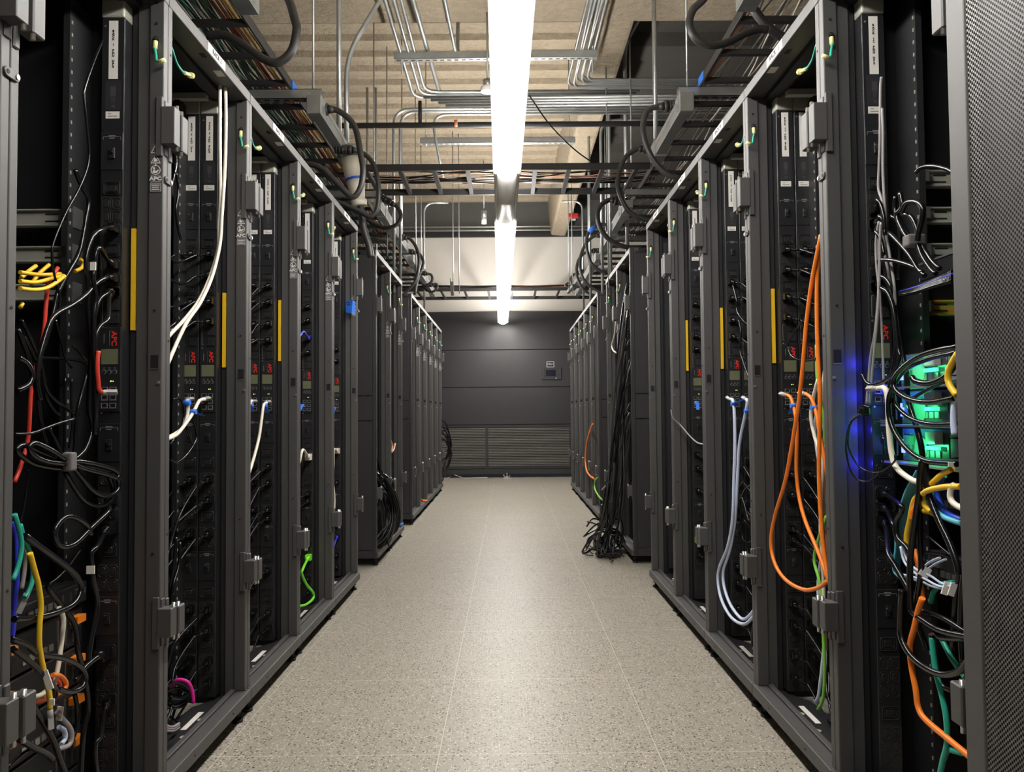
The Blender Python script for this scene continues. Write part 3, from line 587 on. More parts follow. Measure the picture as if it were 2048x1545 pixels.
# strut channels, raceways and their boxes above each rack row
def strut(name,label,p0,p1,w=.041,h=.041,mt=GALV,grp=None,slots=True):
    p0=Vector(p0); d=Vector(p1)-p0; L=d.length; ax=d.normalized(); sd=Vector((0,0,1)).cross(ax).normalized()
    xf=lambda a,b,c: tuple(ax*a+sd*b+Vector((0,0,c)))
    m=M(xf); t=.003
    m.box(0,L,-w/2,w/2,0,t); m.box(0,L,-w/2,-w/2+t,0,h); m.box(0,L,w/2-t,w/2,0,h); m.box(0,L,-w/2,-w/2+.01,h-t,h); m.box(0,L,w/2-.01,w/2,h-t,h)
    r=m.build(name,mt,loc=p0); tag(r,label,'strut',grp)
    if slots:
        k=.03; q=M(xf)
        while k<L-.03: q.box(k-.014,k+.014,-.0065,.0065,-.0006,.0002); k+=.05
        q.build('slot',SLOT,r)
    return r
for s,xr in ((-1,-.955),(1,.90)):
    nm=SIDE[s]; grp='galvanised struts over the %s racks'%nm
    for k,y in enumerate((2.72,3.92,5.72,7.25,8.85)):
        strut('strut_channel','galvanised strut over the %s racks, %s from the camera, carrying the raceway'%(nm,ORD[k]),(s*1.75,y,2.555),(xr+s*-.02,y,2.555),.045,.05,grp=grp)
        hang(xr+s*.03,y,2.606,Z_CEIL-.03,'%s thin hanger rod from the camera above the %s raceway'%(ORD[k],nm))
    for k,(ya,yb) in enumerate(((1.5,2.86),(3.84,4.62),(5.66,7.30),(7.6,9.95))):
        r=empty('power_raceway',(xr,ya,2.455),'%s galvanised power raceway section from the camera above the %s racks'%(ORD[k],nm),'raceway','galvanised raceways over the racks')
        L=yb-ya
        m=M(); m.box(-.028,.028,0,L,0,.055); m.box(-.032,-.028,0,L,.05,.075); m.box(.028,.032,0,L,.05,.075); m.build('channel',GALV,r,bevel=.004,seg=2)
        ends=(L-.06,) if k==0 else (.02,L-.08) if k<2 else (.25,L*.55,L-.10)
        for e in ends:
            b=M().box(-.036,.036,e-.05,e+.06,-.012,.085).build('junction_box',GALV,r,bevel=.003)
            m=M()
            for zz in (.018,.055): m.ring([(e+.005+.014*math.cos(a*math.pi/6),zz+.014*math.sin(a*math.pi/6)) for a in range(12)],[(e+.005+.0115*math.cos(a*math.pi/6),zz+.0115*math.sin(a*math.pi/6)) for a in range(12)],'x',s*-.038 if s<0 else -.038,s*-.036 if s<0 else -.036)
            m.build('knockout',STEEL,b)
            M().cyl((-.030,e-.03,.085),(-.030,e-.03,.10),.006,n=6,smooth=False).build('bolt',STEEL,b)
# heavy black power hoses that loop out of the raceways into the rack tops
def hose(label,px,Y,r=.0145,conn=None,grp='looped black power hoses',drift=0,m=HOSE):
    n=len(px); P=[pt(a,b,Y=Y+drift*i/max(1,n-1)) for i,(a,b) in enumerate(px)]
    o=M().tube([p-P[0] for p in smooth_path(P,6)],r,10).build('power_hose',m,loc=P[0]); tag(o,label,'hose',grp)
    if conn:
        d=(P[1]-P[0]); d.y=0; d=d.normalized()
        k=M(); k.cyl(d*-.075,d*.0,r*1.75,n=12); k.cyl(d*0,d*.022,r*2.0,n=12); k.cyl(d*.022,d*.05,r*1.45,r*1.15,n=12)
        for i in range(4): k.cyl(d*(-.07+i*.018),d*(-.062+i*.018),r*1.9,n=12)
        k.build('connector',HOSE,o)
    return o
HL='black power hose looping over the left racks, '; HRr='black power hose looping over the right racks, '
hose(HL+'nearest, cut by the top of the photo',((545,-30),(575,-5),(590,40),(593,61),(583,103),(556,125),(527,118),(488,91),(451,71),(414,71)),2.8,.016)
hose(HL+'hanging in front of the cream plug',((648,219),(670,219),(694,234),(711,258),(721,307),(726,340),(721,375),(705,394),(679,372),(646,339),(617,328),(600,335)),3.93,.0155,True)
hose(HL+'behind the cream plug',((697,300),(714,301),(743,322),(756,364),(755,415),(741,433),(715,421),(680,406),(655,400)),4.35,.014,True)
hose(HL+'under the crossing tray',((778,404),(794,414),(802,433),(792,450),(773,456),(750,450),(729,436),(715,425)),5.7,.015,True)
hose(HL+'upper of two loops before the white wall',((803,475),(820,478),(834,499),(838,527),(831,562),(817,580),(806,590)),6.6,.014,True)
hose(HL+'lower of two loops before the white wall',((822,504),(838,508),(847,527),(836,555),(829,590)),7.2,.014,True)
hose(HL+'small farther loop',((848,547),(862,550),(864,562),(852,571),(841,565),(836,558)),8.3,.014,True)
hose(HL+'smallest farthest loop',((860,570),(873,569),(873,578),(862,584),(846,573)),9.0,.014,True)
hose('thick black power hose dropping from the cream plug into the left row',((719,395),(722,420),(727,457),(738,492),(742,515)),4.42,.020)
hose(HRr+'nearest, sweeping down into the rack top',((1494,-25),(1500,5),(1521,37),(1546,62),(1571,78),(1590,92)),3.0,.018)
hose(HRr+'wide loop at the top of the photo',((1420,-25),(1406,0),(1386,20),(1379,49),(1393,79),(1423,91),(1457,84),(1487,69),(1516,59),(1535,60)),2.95,.015)
hose(HRr+'from the nearest raceway end',((1336,212),(1315,214),(1295,222),(1286,251),(1290,283),(1307,320),(1332,347),(1360,358)),4.1,.0155,True)
hose(HRr+'in front of the crossing tray end',((1291,298),(1273,299),(1251,315),(1239,344),(1236,375),(1249,410),(1268,431),(1300,442)),4.9,.0155,True)
hose(HRr+'thick shiny one over the gap',((1234,402),(1219,400),(1201,412),(1195,433),(1203,461),(1222,482),(1250,494),(1285,497)),5.7,.018,True)
hose(HRr+'with blue tape near its top',((1226,470),(1215,452),(1197,449),(1190,453),(1177,466),(1173,491),(1180,522),(1194,538),(1212,548)),6.6,.0145)
hose(HRr+'second of three loops before the white wall',((1202,470),(1184,475),(1168,494),(1160,522),(1163,550),(1177,571),(1205,586)),7.27,.0145,True)
hose(HRr+'third of three loops before the white wall',((1190,502),(1175,503),(1159,517),(1153,538),(1156,560),(1170,582),(1193,594)),7.78,.0145,True)
hose(HRr+'small farther loop',((1160,545),(1147,550),(1141,561),(1149,573),(1166,575)),9.35,.0145,True)
hose(HRr+'smallest farthest loop',((1153,565),(1138,566),(1131,571),(1140,575),(1158,575)),9.75,.0145,True)
b_=M().cyl(pt(1178,465,Y=6.6),pt(1190,453,Y=6.6),.021,n=12); tag(b_.build('tape_wrap',TAPE),'blue tape wrapped on a looped hose right of the lamp','tape')
# the big cream plug hanging over the left row
CRE=mat('cream_plug_plastic',(.74,.70,.60),.4,noise=.03)
a,b=pt(703,318,Y=4.42),pt(720,415,Y=4.42); d=(b-a).normalized(); L=(b-a).length
o=M().cyl((0,0,0),d*L*.42,.060,.056,n=20).build('industrial_plug',CRE,loc=a); tag(o,'large cream industrial plug and socket hanging above the left racks','plug')
M().cyl(d*L*.46,d*L*.86,.053,.036,n=20).build('plug_body',CRE,o)
M().cyl(d*L*.86,d*L*.98,.046,.042,n=20).build('plug_collar',CRE,o); M().cyl(d*L*-.25,d*L*.0,.055,.058,n=16).build('socket_hood',GALV,o)
q=M().cyl(d*L*.42,d*L*.46,.060,n=20).build('coupling_ring',C_BLU,o); q['label']='dark blue coupling ring'
# steel conduits: each run is one bent pipe
def pipe(label,P,r=.0125,grp='galvanised conduits under the ceiling',k=5,name='conduit',m=GALV,cat='pipe',smooth=True):
    P=[Vector(p) for p in P]; Q=[P[0]]
    for i in range(1,len(P)-1):
        a,b=(P[i-1]-P[i]),(P[i+1]-P[i]); rb=min(.14,a.length*.45,b.length*.45)
        p0,p2=P[i]+a.normalized()*rb,P[i]+b.normalized()*rb
        for j in range(k+1):
            t=j/k; Q.append(p0*(1-t)**2+P[i]*2*t*(1-t)+p2*t*t)
    Q.append(P[-1]); o=M().tube([q-P[0] for q in Q],r,9).build(name,m,loc=P[0]); tag(o,label,cat,grp); return o
ZS=3.45
for k,(px0,px1,px2,py) in enumerate(((770,804,828,204),(787,818,841,198),(802,833,850,192))):
    a=pt(px0,0,Z=ZS); b=pt(px2,py-8,Z=ZS); c=pt(1100,py-3,Y=b.y)
    pipe('%s of three conduits left of the lamp that bend right towards it'%('left','middle','right')[k],[(a.x,4.2,ZS),(b.x,b.y,ZS),(1.0+.02*k,b.y,ZS)])
a=pt(850,60,Z=ZS); pipe('thick straight conduit left of the lamp, right of the three bending ones',[(a.x-.05,4.2,ZS+.02),(pt(880,187,Z=ZS).x,6.2,ZS+.02)],.016)
a=pt(903,60,Z=3.56); pipe('short conduit nearest the left side of the lamp, ending at the ceiling',[(a.x-.03,4.3,3.56),(a.x+.01,5.7,3.56),(a.x+.01,5.8,Z_CEIL-.03)],.014)
for k,(px0,px1,py) in enumerate(((1163,1133,181),(1178,1149,173),(1193,1160,167))):
    for j in (0,1):
        a=pt(px0+5*j,0,Z=ZS); b=pt(px1+5*j,py-7,Z=ZS-.001); pipe('%s conduit of the %s pair right of the lamp that bends right'%(('left','right')[j],('left','middle','right')[k]),[(a.x+.05,4.2,ZS),(b.x+.03*j,b.y+.03*j,ZS),(3.6,b.y+.03*j,ZS)],.010)
for k,(py,x0) in enumerate(((193,-.1),(198.5,-.1),(204,-.1),(210,-.1))):
    y=5.75+.07*k; z=pt(1100,py,Y=y).z
    pipe('%s of four level conduits crossing behind the lamp to the right'%ORD[k],[(-.62+.05*k,y,z),(3.6,y,z)],.0115)
for k,(py,px,bx) in enumerate(((217,787,0),(222,800,8),(228,862,24))):
    y=6.05+.08*k; z=pt(1000,py,Y=y).z; a=pt(px,py,Y=y)
    pipe('%s of three conduits that run right behind the lamp and turn down at the left'%ORD[k],[(a.x+(.10 if k==2 else 0),y,1.9 if k<2 else z-.55),(a.x,y,z),(3.6,y,z)],.0115)
for label,px,py,top,bx,Y,r in (('thick vertical conduit right of the lamp, curving out of the level ones',1249,90,'b',1273,6.3,.0165),):
    a=pt(px,py,Y=Y); pipe(label,[(a.x,Y,1.8),(a.x,Y,a.z),(a.x+.14,5.3,a.z+.05)],r)
for k,(px,py,Y) in enumerate(((1217,195,6.4),(1201,240,6.7))):
    a=pt(px,py,Y=Y); pipe('%s vertical conduit that bends out of the level bundle right of the lamp'%ORD[k],[(a.x,Y,1.8),(a.x,Y,a.z),(3.6,Y,a.z)],.0135)
a=pt(1211,62,Y=5.9); pipe('thin vertical rod from the sloped ceiling beam right of the lamp',[(a.x,5.9,1.9),(a.x,5.9,a.z+.05)],.006)
a=pt(1309,100,Y=4.9); pipe('thick vertical conduit rising in front of the right raceway',[(a.x,4.9,2.55),(a.x,4.9,Z_CEIL)],.0145)
a=pt(678,100,Y=4.45); pipe('vertical conduit dropping to the left raceway box',[(a.x,4.45,2.50),(a.x,4.45,Z_CEIL)],.0145)
a=pt(693,123,Y=4.52); b=pt(778,0,Y=4.52); pipe('conduit dropping to the left raceway box from a slanting run',[(a.x,4.52,2.50),(a.x,4.52,a.z+.03),(b.x+.15,4.52,b.z+.35)],.0145)
for k,(px,Y) in enumerate(((774,6.6),(831,7.5),(905,8.6),(917,8.7),(1135,8.5),(1142,8.7))):
    a=pt(px,300,Y=Y); hang(a.x,Y,2.3,Z_CEIL-.03,'%s long thin rod hanging between the lamp and the tray, counted from the left'%ORD[k])
for k,px in enumerate((735,752,1180)):
    a=pt(px,500,Y=7.4); pipe('%s vertical conduit before the white wall, counted from the left'%ORD[k],[(a.x,7.4,1.992),(a.x,7.4,Z_CEIL-.05)],.013)
a=pt(848,430,Y=9.5); pipe('vertical conduit before the white wall curving over at its top',[(a.x,9.5,1.992),(a.x,9.5,a.z+.15),(a.x+.3,9.5,a.z+.15)],.013)
a=pt(1165,430,Y=9.5); pipe('curved conduit before the white wall right of the red alarm',[(a.x,9.5,1.992),(a.x,9.5,a.z+.17),(a.x-.25,9.5,a.z+.17)],.013)
for k,py in enumerate((454,461)):
    z=pt(950,py,Y=11.45).z; pipe('%s of two level conduits along the top of the white wall'%('upper','lower')[k],[(-3.5,11.45,z),(3.5,11.45,z)],.014)
z=pt(900,250,Y=5.72).z
o=pipe('black sprinkler pipe crossing the whole room under the ribbed ceiling',[(-4,5.72,z),(4,5.72,z)],.021,None,name='sprinkler_pipe',m=TRAY)
ORC=mat('copper_orange',(.62,.22,.12),.45,.2,noise=.1)
a=pt(912,250,Y=5.70); M().cyl((a.x+4-.012,-.03,0),(a.x+4+.012,-.03,0),.026,n=14).build('sprinkler_head',ORC,o)
a=pt(840,205,Y=5.72); M().cyl((a.x+4,0,.02),(a.x+4,0,.18),.014,n=10).build('riser',TRAY,o)
strut('strut_channel','slotted strut under the ceiling carrying the conduits nearest the camera',(-.77,5.3,3.395),(.63,5.28,3.395),.05,.05,grp='ceiling struts')
strut('strut_channel','slotted strut under the ceiling behind the sprinkler pipe',(-.75,6.7,3.30),(.60,6.7,3.30),.05,.05,grp='ceiling struts')
strut('strut_channel','short strut under the sloped ceiling beam',(.62,6.0,3.52),(.98,6.0,3.52),.045,.04,grp='ceiling struts')
for k,(x,y) in enumerate(((-.72,5.3),(.60,5.28),(-.70,6.7),(.55,6.7))): hang(x,y,3.28+.02*(k<2),Z_CEIL-.03,('short rod holding the %s end of the %s ceiling strut'%(('left','right')[k%2],('near','farther')[k//2])))
P=[pt(1058,190,Y=5.1),pt(1100,250,Y=5.2),pt(1150,300,Y=5.3),pt(1200,335,Y=5.4)]
tag(M().tube([p-P[0] for p in smooth_path(P)],.005,6).build('cable',CORD,loc=P[0]),'thin black cable slanting from the lamp down to the crossing tray','cable')
# small devices before the far wall
a=pt(968,440,Y=9.6)
o=empty('sensor',a,'small grey sensor on a thin drop pipe left of the lamp, before the white wall','sensor')
M().cyl((0,0,.12),(0,0,Z_CEIL-a.z-.05),.008,n=8).build('drop_pipe',GALV,o); M().cyl((0,0,.03),(0,0,.12),.035,n=12).build('junction_box',GALV,o); M().cyl((0,0,-.05),(0,0,.03),.030,.036,n=14).build('lens_housing',LH,o)
a=pt(1147,432,Y=9.2); RD=mat('alarm_red',(.40,.02,.02),.4,noise=.05)
o=tag(M().box(-.062,.062,-.03,.03,-.03,.03).build('alarm_sounder',RD,loc=a,bevel=.015,seg=3),'red alarm sounder hanging below the ceiling right of the lamp','alarm'); M().box(-.03,.03,-.02,.02,-.055,-.03).build('strobe_lens',CLEAR,o,bevel=.008); M().cyl((0,0,.03),(0,0,Z_CEIL-a.z-.12),.006,n=6).build('drop_pipe',GALV,o)
a=pt(975,178,Y=5.05); o=tag(M().cyl((0,0,-.02),(0,0,.012),.045,n=18).build('smoke_detector',LH,loc=a),'round white smoke detector beside the left edge of the lamp','smoke detector'); M().cyl((0,0,.012),(0,0,.06),.028,n=14).build('base',GALV,o); M().cyl((0,0,.06),(0,0,3.6-a.z),.006,n=6).build('drop_pipe',GALV,o)
for k,(p,q) in enumerate((((905,592),(924,616)),((1136,588),(1132,616)))):
    a,b=pt(*p,Z=2.5),pt(*q,Z=2.47); strut('strut_channel','short strut end hanging %s of the lamp under the far tray'%('left','right')[k],a,(b.x,a.y-1.1,2.5),.041,.041,grp='short strut ends')
for k,(px,py,Y,X) in enumerate(((590,167,0,-1.083),(1402,168,0,.983))):
    a=pt(px,py,X=X); tag(M().box(-.0015,.0015,-.05,.05,-.02,.022).build('tape_tag',TAPE,loc=(X+(.0 if k else .0),a.y,ZT+.024)),'strip of blue tape on the inner rail of the %s overhead tray'%SIDE[(-1,1)[k]],'tape')
# ------------------------------------------------------------------ cords and network cables in the racks
def rackpath(s, px, u, ymax, ymin=1.30):
    out=[]
    for q in px.split():
        a,b=map(float,q.split(',')); p=pt(a,b,X=s*(AX[s]+u))
        if p.y>ymax or p.y<0: p=pt(a,b,Y=ymax)
        if p.y<ymin: p=pt(a,b,Y=ymin)
        out.append(p)
    return out
PLUG=[None]
def add_plug(o, org, c, d, m, big=False):
    """moulded plug with a ribbed strain relief; o: the cord it belongs to; c: point on the outlet; d: way the cord leaves"""
    k=1.45 if big else 1.0; b=M(); c=c-org
    b.box(c.x-.0088*k,c.x+.0088*k,c.y-.026*k,c.y,c.z-.0100*k,c.z+.0100*k)
    e=c+Vector((0,-.018*k,0)); d=d.normalized()
    b.cyl(e,e+d*.016*k,.0088*k,.0070*k,n=9)
    for i in range(3): b.cyl(e+d*(.017+.006*i)*k,e+d*(.0205+.006*i)*k,(.0066-.0006*i)*k,n=9)
    b.cyl(e+d*.012,e+d*.036*k,.0046*k,.0040*k,n=8)
    q=b.build('plug',m,o,bevel=.0025,seg=2); return q
def cable(label,P,r,m,group=None,name='cable',k=6,sides=7):
    o=M().tube([p-P[0] for p in smooth_path(P,k)],r,sides).build(name,m,loc=P[0]); return tag(o,label,'cable',group)
def outlet_pos(s,blk,i,k,idx,big=False):
    r=PDUS[(s,blk,i)][k]; x,z=(C13[idx] if not big else (0,C19_Z[idx]))
    return Vector((r.location.x+x,r.location.y+FACE-.0025,z))
def nearest(s,blk,i,p):
    best=None
    for k in range(len(PDUS[(s,blk,i)])):
        for idx in range(len(C13)):
            c=outlet_pos(s,blk,i,k,idx); d=(c-p).length
            if best is None or d<best[0]: best=(d,c)
        for idx in range(len(C19_Z)):
            c=outlet_pos(s,blk,i,k,idx,True); d=(c-p).length+.012
            if d<best[0]: best=(d,c)
    return best[1]
def cord(label,s,px,u,ymax,r=.0042,plug=None,m=CORD,group=None,big=False,pm=None,ymin=1.30):
    P=rackpath(s,px,u,ymax,ymin)
    if plug:
        c=nearest(s,plug[0],plug[1],P[0]); d=(P[1]-c); d.y=min(d.y,-.012); d=d.normalized()
        st=c+Vector((0,-.018,0))+d*.034*(1.4 if big else 1); P=[st,st+d*.012]+P[1:]
    o=cable(label,P,r,m,group,'power_cable' if plug else 'cable')
    if plug: add_plug(o,P[0],c,d,pm or m,big)
    return o
# --- left rack 1
Lc=lambda t:'black cord in leftmost open rack, '+t
YA=1.795
for t,px,u,r in (
 ('thin one hanging in the empty upper half','206,79 188,123 171,171 168,197 175,263 178,320 160,373 133,423 109,480 104,510 109,552 120,594 119,621',.10,.0026),
 ('thick one running down past the grey slide rails','150,340 163,373 177,400 173,433 160,500 138,543 116,585 109,616 98,660 86,700',.13,.0052),
 ('crossing down from the post to the tangle','42,640 60,676 72,703 83,734 92,778 112,803 134,818 149,828',.10,.0035),
 ('running from the post down to the wound bundle','35,658 54,709 63,741 74,790 82,848 92,890 100,915',.085,.0046),
 ('bent twice in the middle of the tangle','47,674 63,703 87,752 92,794 109,823 120,832',.12,.0035),
 ('bulging in an arc beside the post','37,716 54,727 65,749 58,769 34,782',.055,.0050),
 ('thin pale-edged one rising from the post to the right','30,869 63,867 91,857 118,847 150,838',.07,.0030),
 ('thin straight one in the middle','111,640 123,685 130,714 143,736',.14,.0030),
 ('lying level across the tangle','78,716 127,718 169,725 176,736',.15,.0034),
 ('hanging beside the power strip below its screen','174,749 163,790 156,821 152,857 150,894 147,915',.11,.0046),
 ('straight down the middle','130,756 130,821 129,908',.16,.0028),
 ('second straight one down the middle','143,758 143,812 145,850 138,897',.15,.0028),
 ('running into the strap from above','98,857 112,885 125,912 135,922',.09,.0038),
 ('short slanting one under the slides','145,692 165,712 180,730',.14,.0026),
 ('hanging straight at the left, thin','56,940 53,980 47,1020 41,1045',.08,.0022),
 ('big double bend sweeping right then back to the post','49,1072 82,1097 118,1123 143,1143 154,1157 162,1172 161,1187 150,1206 130,1219 96,1231 55,1238 28,1239',.05,.0062),
 ('thin one rising right above the servers','161,1101 140,1130 127,1145 107,1163 82,1176 60,1183',.11,.0026),
 ('lower double bend looping over the servers','20,1279 52,1291 77,1309 123,1317 148,1327 164,1339 171,1356 165,1374 147,1384 131,1384 114,1378',.045,.0058),
 ('slanting down from the post to the white tags','25,1298 55,1321 75,1339 102,1371 111,1380 108,1402',.04,.0056),
 ('long vertical one beside the servers','95,1170 101,1185 123,1212 148,1249 156,1301 163,1332 173,1378 176,1422 167,1466 162,1545 160,1580',.10,.0060),
 ('hanging right of the yellow cable end','149,1388 154,1415 154,1451 146,1478 140,1500',.12,.0048),
 ('thick one crossing the lowest servers','60,1405 90,1451 108,1487 121,1524 131,1550',.05,.0062),
 ('thick one from the hinge to the lowest server','38,1478 66,1495 93,1508 106,1520',.05,.0062),
 ('slanting up at the bottom corner','15,1536 47,1508 70,1494',.06,.0040)):
    cord(Lc(t),-1,px,u,YA,r)
pg='power cords plugged into the leftmost strip'
for t,px,u,r,big in (
 ('plugged in highest','215,466 203,459 190,468 183,478 175,503 172,534 177,572 176,616 183,694 181,767 179,821 185,857 172,897 150,920',.07,.0050,False),
 ('second plug from the top','227,497 200,496 192,507 190,534 187,557 192,597 188,634 188,694 190,749 192,821 190,870',.06,.0050,False),
 ('third plug from the top, sweeping far left','232,556 210,556 192,568 172,590 145,610 116,626 101,643 87,685 78,722 74,767 80,800',.065,.0052,False),
 ('fourth plug from the top','234,587 217,585 201,597 192,621 185,652 181,700 178,760 176,830',.08,.0046,False),
 ('plug right above the red lettering','229,639 216,637 201,652 194,667 192,694 196,720',.06,.0046,False),
 ('curling loop below the strap','227,1014 217,1023 181,1058 154,1085 132,1095 116,1090 109,1070 116,1049 134,1034 156,1039 174,1052 182,1070',.055,.0056,False),
 ('large plug with a tagged cord','221,1088 194,1094 183,1105 183,1125 185,1139 186,1157 194,1198 193,1226 185,1267 179,1301 178,1330',.055,.0056,True),
 ('large ribbed plug low down','213,1304 198,1313 182,1325 167,1339 158,1352 150,1362',.05,.0056,True),
 ('lowest plug','215,1463 202,1473 192,1487 191,1517 194,1550 196,1590',.055,.0048,False)):
    cord('black power cord of the leftmost power strip, '+t,-1,px,u,YA,r,('near',1),group=pg,big=big)
# wound bundle with its strap
for t,px,u in (('upper left loop','130,920 109,905 83,891 67,887 59,896 67,911 91,923 130,929',.055),('outer left loop','125,938 101,936 69,929 45,914 34,902 40,893 53,892 80,905 127,925',.065),
 ('upper right loop','147,925 163,924 199,931 226,940 237,949 232,957 216,951 174,940 150,931',.05),('middle right loop','147,936 163,956 183,980 203,992 221,992 237,978 234,958 216,950 186,943 154,931',.06),
 ('lower right loop','130,945 154,985 174,1007 196,1014 216,1007 227,989 216,952 190,940 150,934',.07)):
    cord('black cord wound in a strapped bundle in the leftmost rack, '+t,-1,px,u,YA,.0052,group='loops of the strapped bundle')
a=pt(139,923,X=-.885); tag(M().box(-.010,.010,-.012,.012,-.020,.018).build('cable_strap',VELC,loc=a,bevel=.004,seg=2),'grey hook-and-loop strap around the wound black cord in the leftmost rack','strap')
def tagflag(label,px,py,s,u,ymax,w=.008,h=.010,m=WHITE,name='cable_tag',rot=0):
    p=rackpath(s,'%f,%f'%(px,py),u,ymax)[0]; o=M().box(-w,w,-.009,-.0065,-h,h).build(name,m,loc=p); o.rotation_euler=(0,math.radians(rot),0); return tag(o,label,'tag')
tagflag('white tag on the cord of the large plug in the leftmost rack',185,1139,-1,.055,YA,.0085,.0085)
tagflag('pale tag on the second cord from the top in the leftmost rack',190,534,-1,.06,YA,.006,.009)
tagflag('white tag with black bars hanging over the servers of the leftmost rack',100,1358,-1,.03,YA,.006,.018,rot=-20)
tagflag('small white tag below the white tag with bars, leftmost rack',109,1402,-1,.03,YA,.0045,.006)
tagflag('pale paper flag beside the clear plug of the yellow cable',124,1425,-1,.07,YA,.006,.014,rot=8)
for t,px,u in (('top','40,545 82,550 121,548',.12),('middle','40,563 72,565 101,558 127,552',.11),('lowest, hanging below the others','40,577 69,580 94,576 116,563 129,552',.10),('slanting up at the post','42,556 58,542 72,532',.14),('slanting up behind','62,570 78,548 98,530',.15),('hook beside the rail end','159,518 166,525 163,536 150,543',.14),('short end below the slides','40,616 45,607',.12)):
    cord('yellow cable between the grey slide rails of the leftmost rack, '+t,-1,px,u,YA,.0042,m=C_YEL,group='yellow cables between the slide rails')
cord('long red cable hanging down the leftmost rack',-1,'116,536 98,565 92,610 89,652 85,682 79,711 70,745 62,785 58,857 54,889 42,931 29,965',.12,YA,.0042,m=C_RED)
o=cord('short red network cable plugged in below the screen of the leftmost power strip',-1,'197,703 195,720 195,745 197,767 198,780 203,785',.05,YA,.0048,m=C_RED)
def rj(o,p,d,m=CLEAR):
    d=d.normalized(); q=M(); l=p-o.location
    q.cyl(l,l+d*.014,.0052,.0062,n=8); q.cyl(l+d*.014,l+d*.036,.0068,n=4,smooth=False); return q.build('clear_plug',m,o)
rj(o,pt(200,785,Y=1.785),Vector((1,.3,0)))
for lab,px,u,m,r in (('royal blue network cable behind the left post at the edge of the leftmost rack','27,1045 34,1088 34,1155 31,1187 28,1240 24,1275',.10,C_RBL,.0048),
 ('teal network cable curving back to the left post in the leftmost rack','29,1029 40,1067 43,1097 36,1134 26,1160',.05,C_TEA,.0045),
 ('teal network cable ending in a clear plug over the servers','40,1050 48,1078 60,1107 66,1140 64,1164 56,1186 48,1196',.06,C_TEA,.0045),
 ('grey network cable beside the teal ones','46,1085 50,1120 48,1150 43,1178',.07,C_GRY,.0040),
 ('yellow network cable hanging in front of the servers of the leftmost rack','60,1107 67,1134 72,1152 77,1171 82,1212 79,1253 79,1294 87,1339 95,1371 100,1400 100,1418',.04,C_YEL,.0050),
 ('white network cable hanging behind the yellow one','118,1216 124,1228 127,1246 123,1287 116,1335 111,1359 108,1372',.09,C_WHT,.0048),
 ('orange cable loop at the foot of the leftmost rack','105,1351 121,1353 132,1367 128,1381 109,1393 82,1399 64,1402',.08,C_ORG,.0048),
 ('red cable loop inside the orange one','108,1358 117,1366 119,1376 110,1390 84,1403 62,1405',.095,C_RED,.0048),
 ('white cable beside the hinge at the foot of the leftmost rack','50,1394 60,1394 76,1393 93,1383 104,1372',.07,C_WHT,.0050)):
    o=cord(lab,-1,px,u,YA,r,m=m)
    if 'ending in a clear plug' in lab: rj(o,pt(54,1188,X=-.89),Vector((-.35,-.2,-1)))
    if 'yellow network' in lab: rj(o,pt(100,1420,X=-.87),Vector((0.05,0,-1)))
for k,(px,u) in enumerate((('114,1425 127,1441 140,1458 143,1477 137,1492 114,1500',.07),('118,1455 128,1462 130,1478 122,1490',.09))):
    cord(('white and grey curled cable at the foot of the leftmost rack','small pale curled cable inside the bigger curl')[k],-1,px,u,YA,.0050,m=C_GRY if k==0 else C_LBL)
# slide rails and servers in the two nearest racks
def slide(s,z0,z1,label,m=SLIDE,u0=.195):
    r=empty('slide_rail',(s*AX[s],ROWS['near'][1],z0),label,'rail','grey slide rails of the nearest racks'); X=lambda u,v,z:(s*u,v,z)
    h=z1-z0; q=M(X); q.box(u0,.80,.532,.545,0,h); q.box(u0,.80,.524,.532,0,.005); q.box(u0,.80,.524,.532,h-.005,h); q.build('rail_body',m,r,bevel=.0015)
    q=M(X); q.box(u0-.012,u0,.520,.56,-.004,h+.004); q.box(u0-.006,u0+.004,.500,.52,.006,h-.006); q.cyl((u0+.016,.530,h/2),(u0+.016,.522,h/2),.009,n=10); q.build('end_bracket',STEEL,r)
    q=M(X)
    for zz in (h*.28,h*.68): q.box(u0+.03,u0+.06,.5305,.5325,zz,zz+.003)
    q.build('slot',SLOT,r)
for z0,z1,t in ((1.394,1.435,'top'),(1.309,1.347,'middle'),(1.219,1.258,'bottom')): slide(-1,z0,z1,'%s of the three grey slide rails in the leftmost open rack'%t)
BRASS=mat('brass_slide',(.50,.27,.05),.4,.15,.5,noise=.1)
for z0,z1,t in ((1.473,1.513,'top'),(1.386,1.425,'second'),(1.298,1.339,'third')): slide(1,z0,z1,'%s of the grey slide rails in the right rack beside the perforated door'%t,u0=.205)
slide(1,1.168,1.204,'brassy orange slide rail above the green lit servers',BRASS,.20)
SRV=mat('server_black_sheet',(.020,.020,.021),.45,.2,.5,noise=.15); SRVL=mat('server_dark_steel',(.07,.075,.075),.35,.4,.5,noise=.15); SRVG=mat('server_grey_sheet',(.20,.20,.19),.4,.5,.5,noise=.15); TABO=mat('orange_latch',(.85,.24,.02),.4,noise=.05)
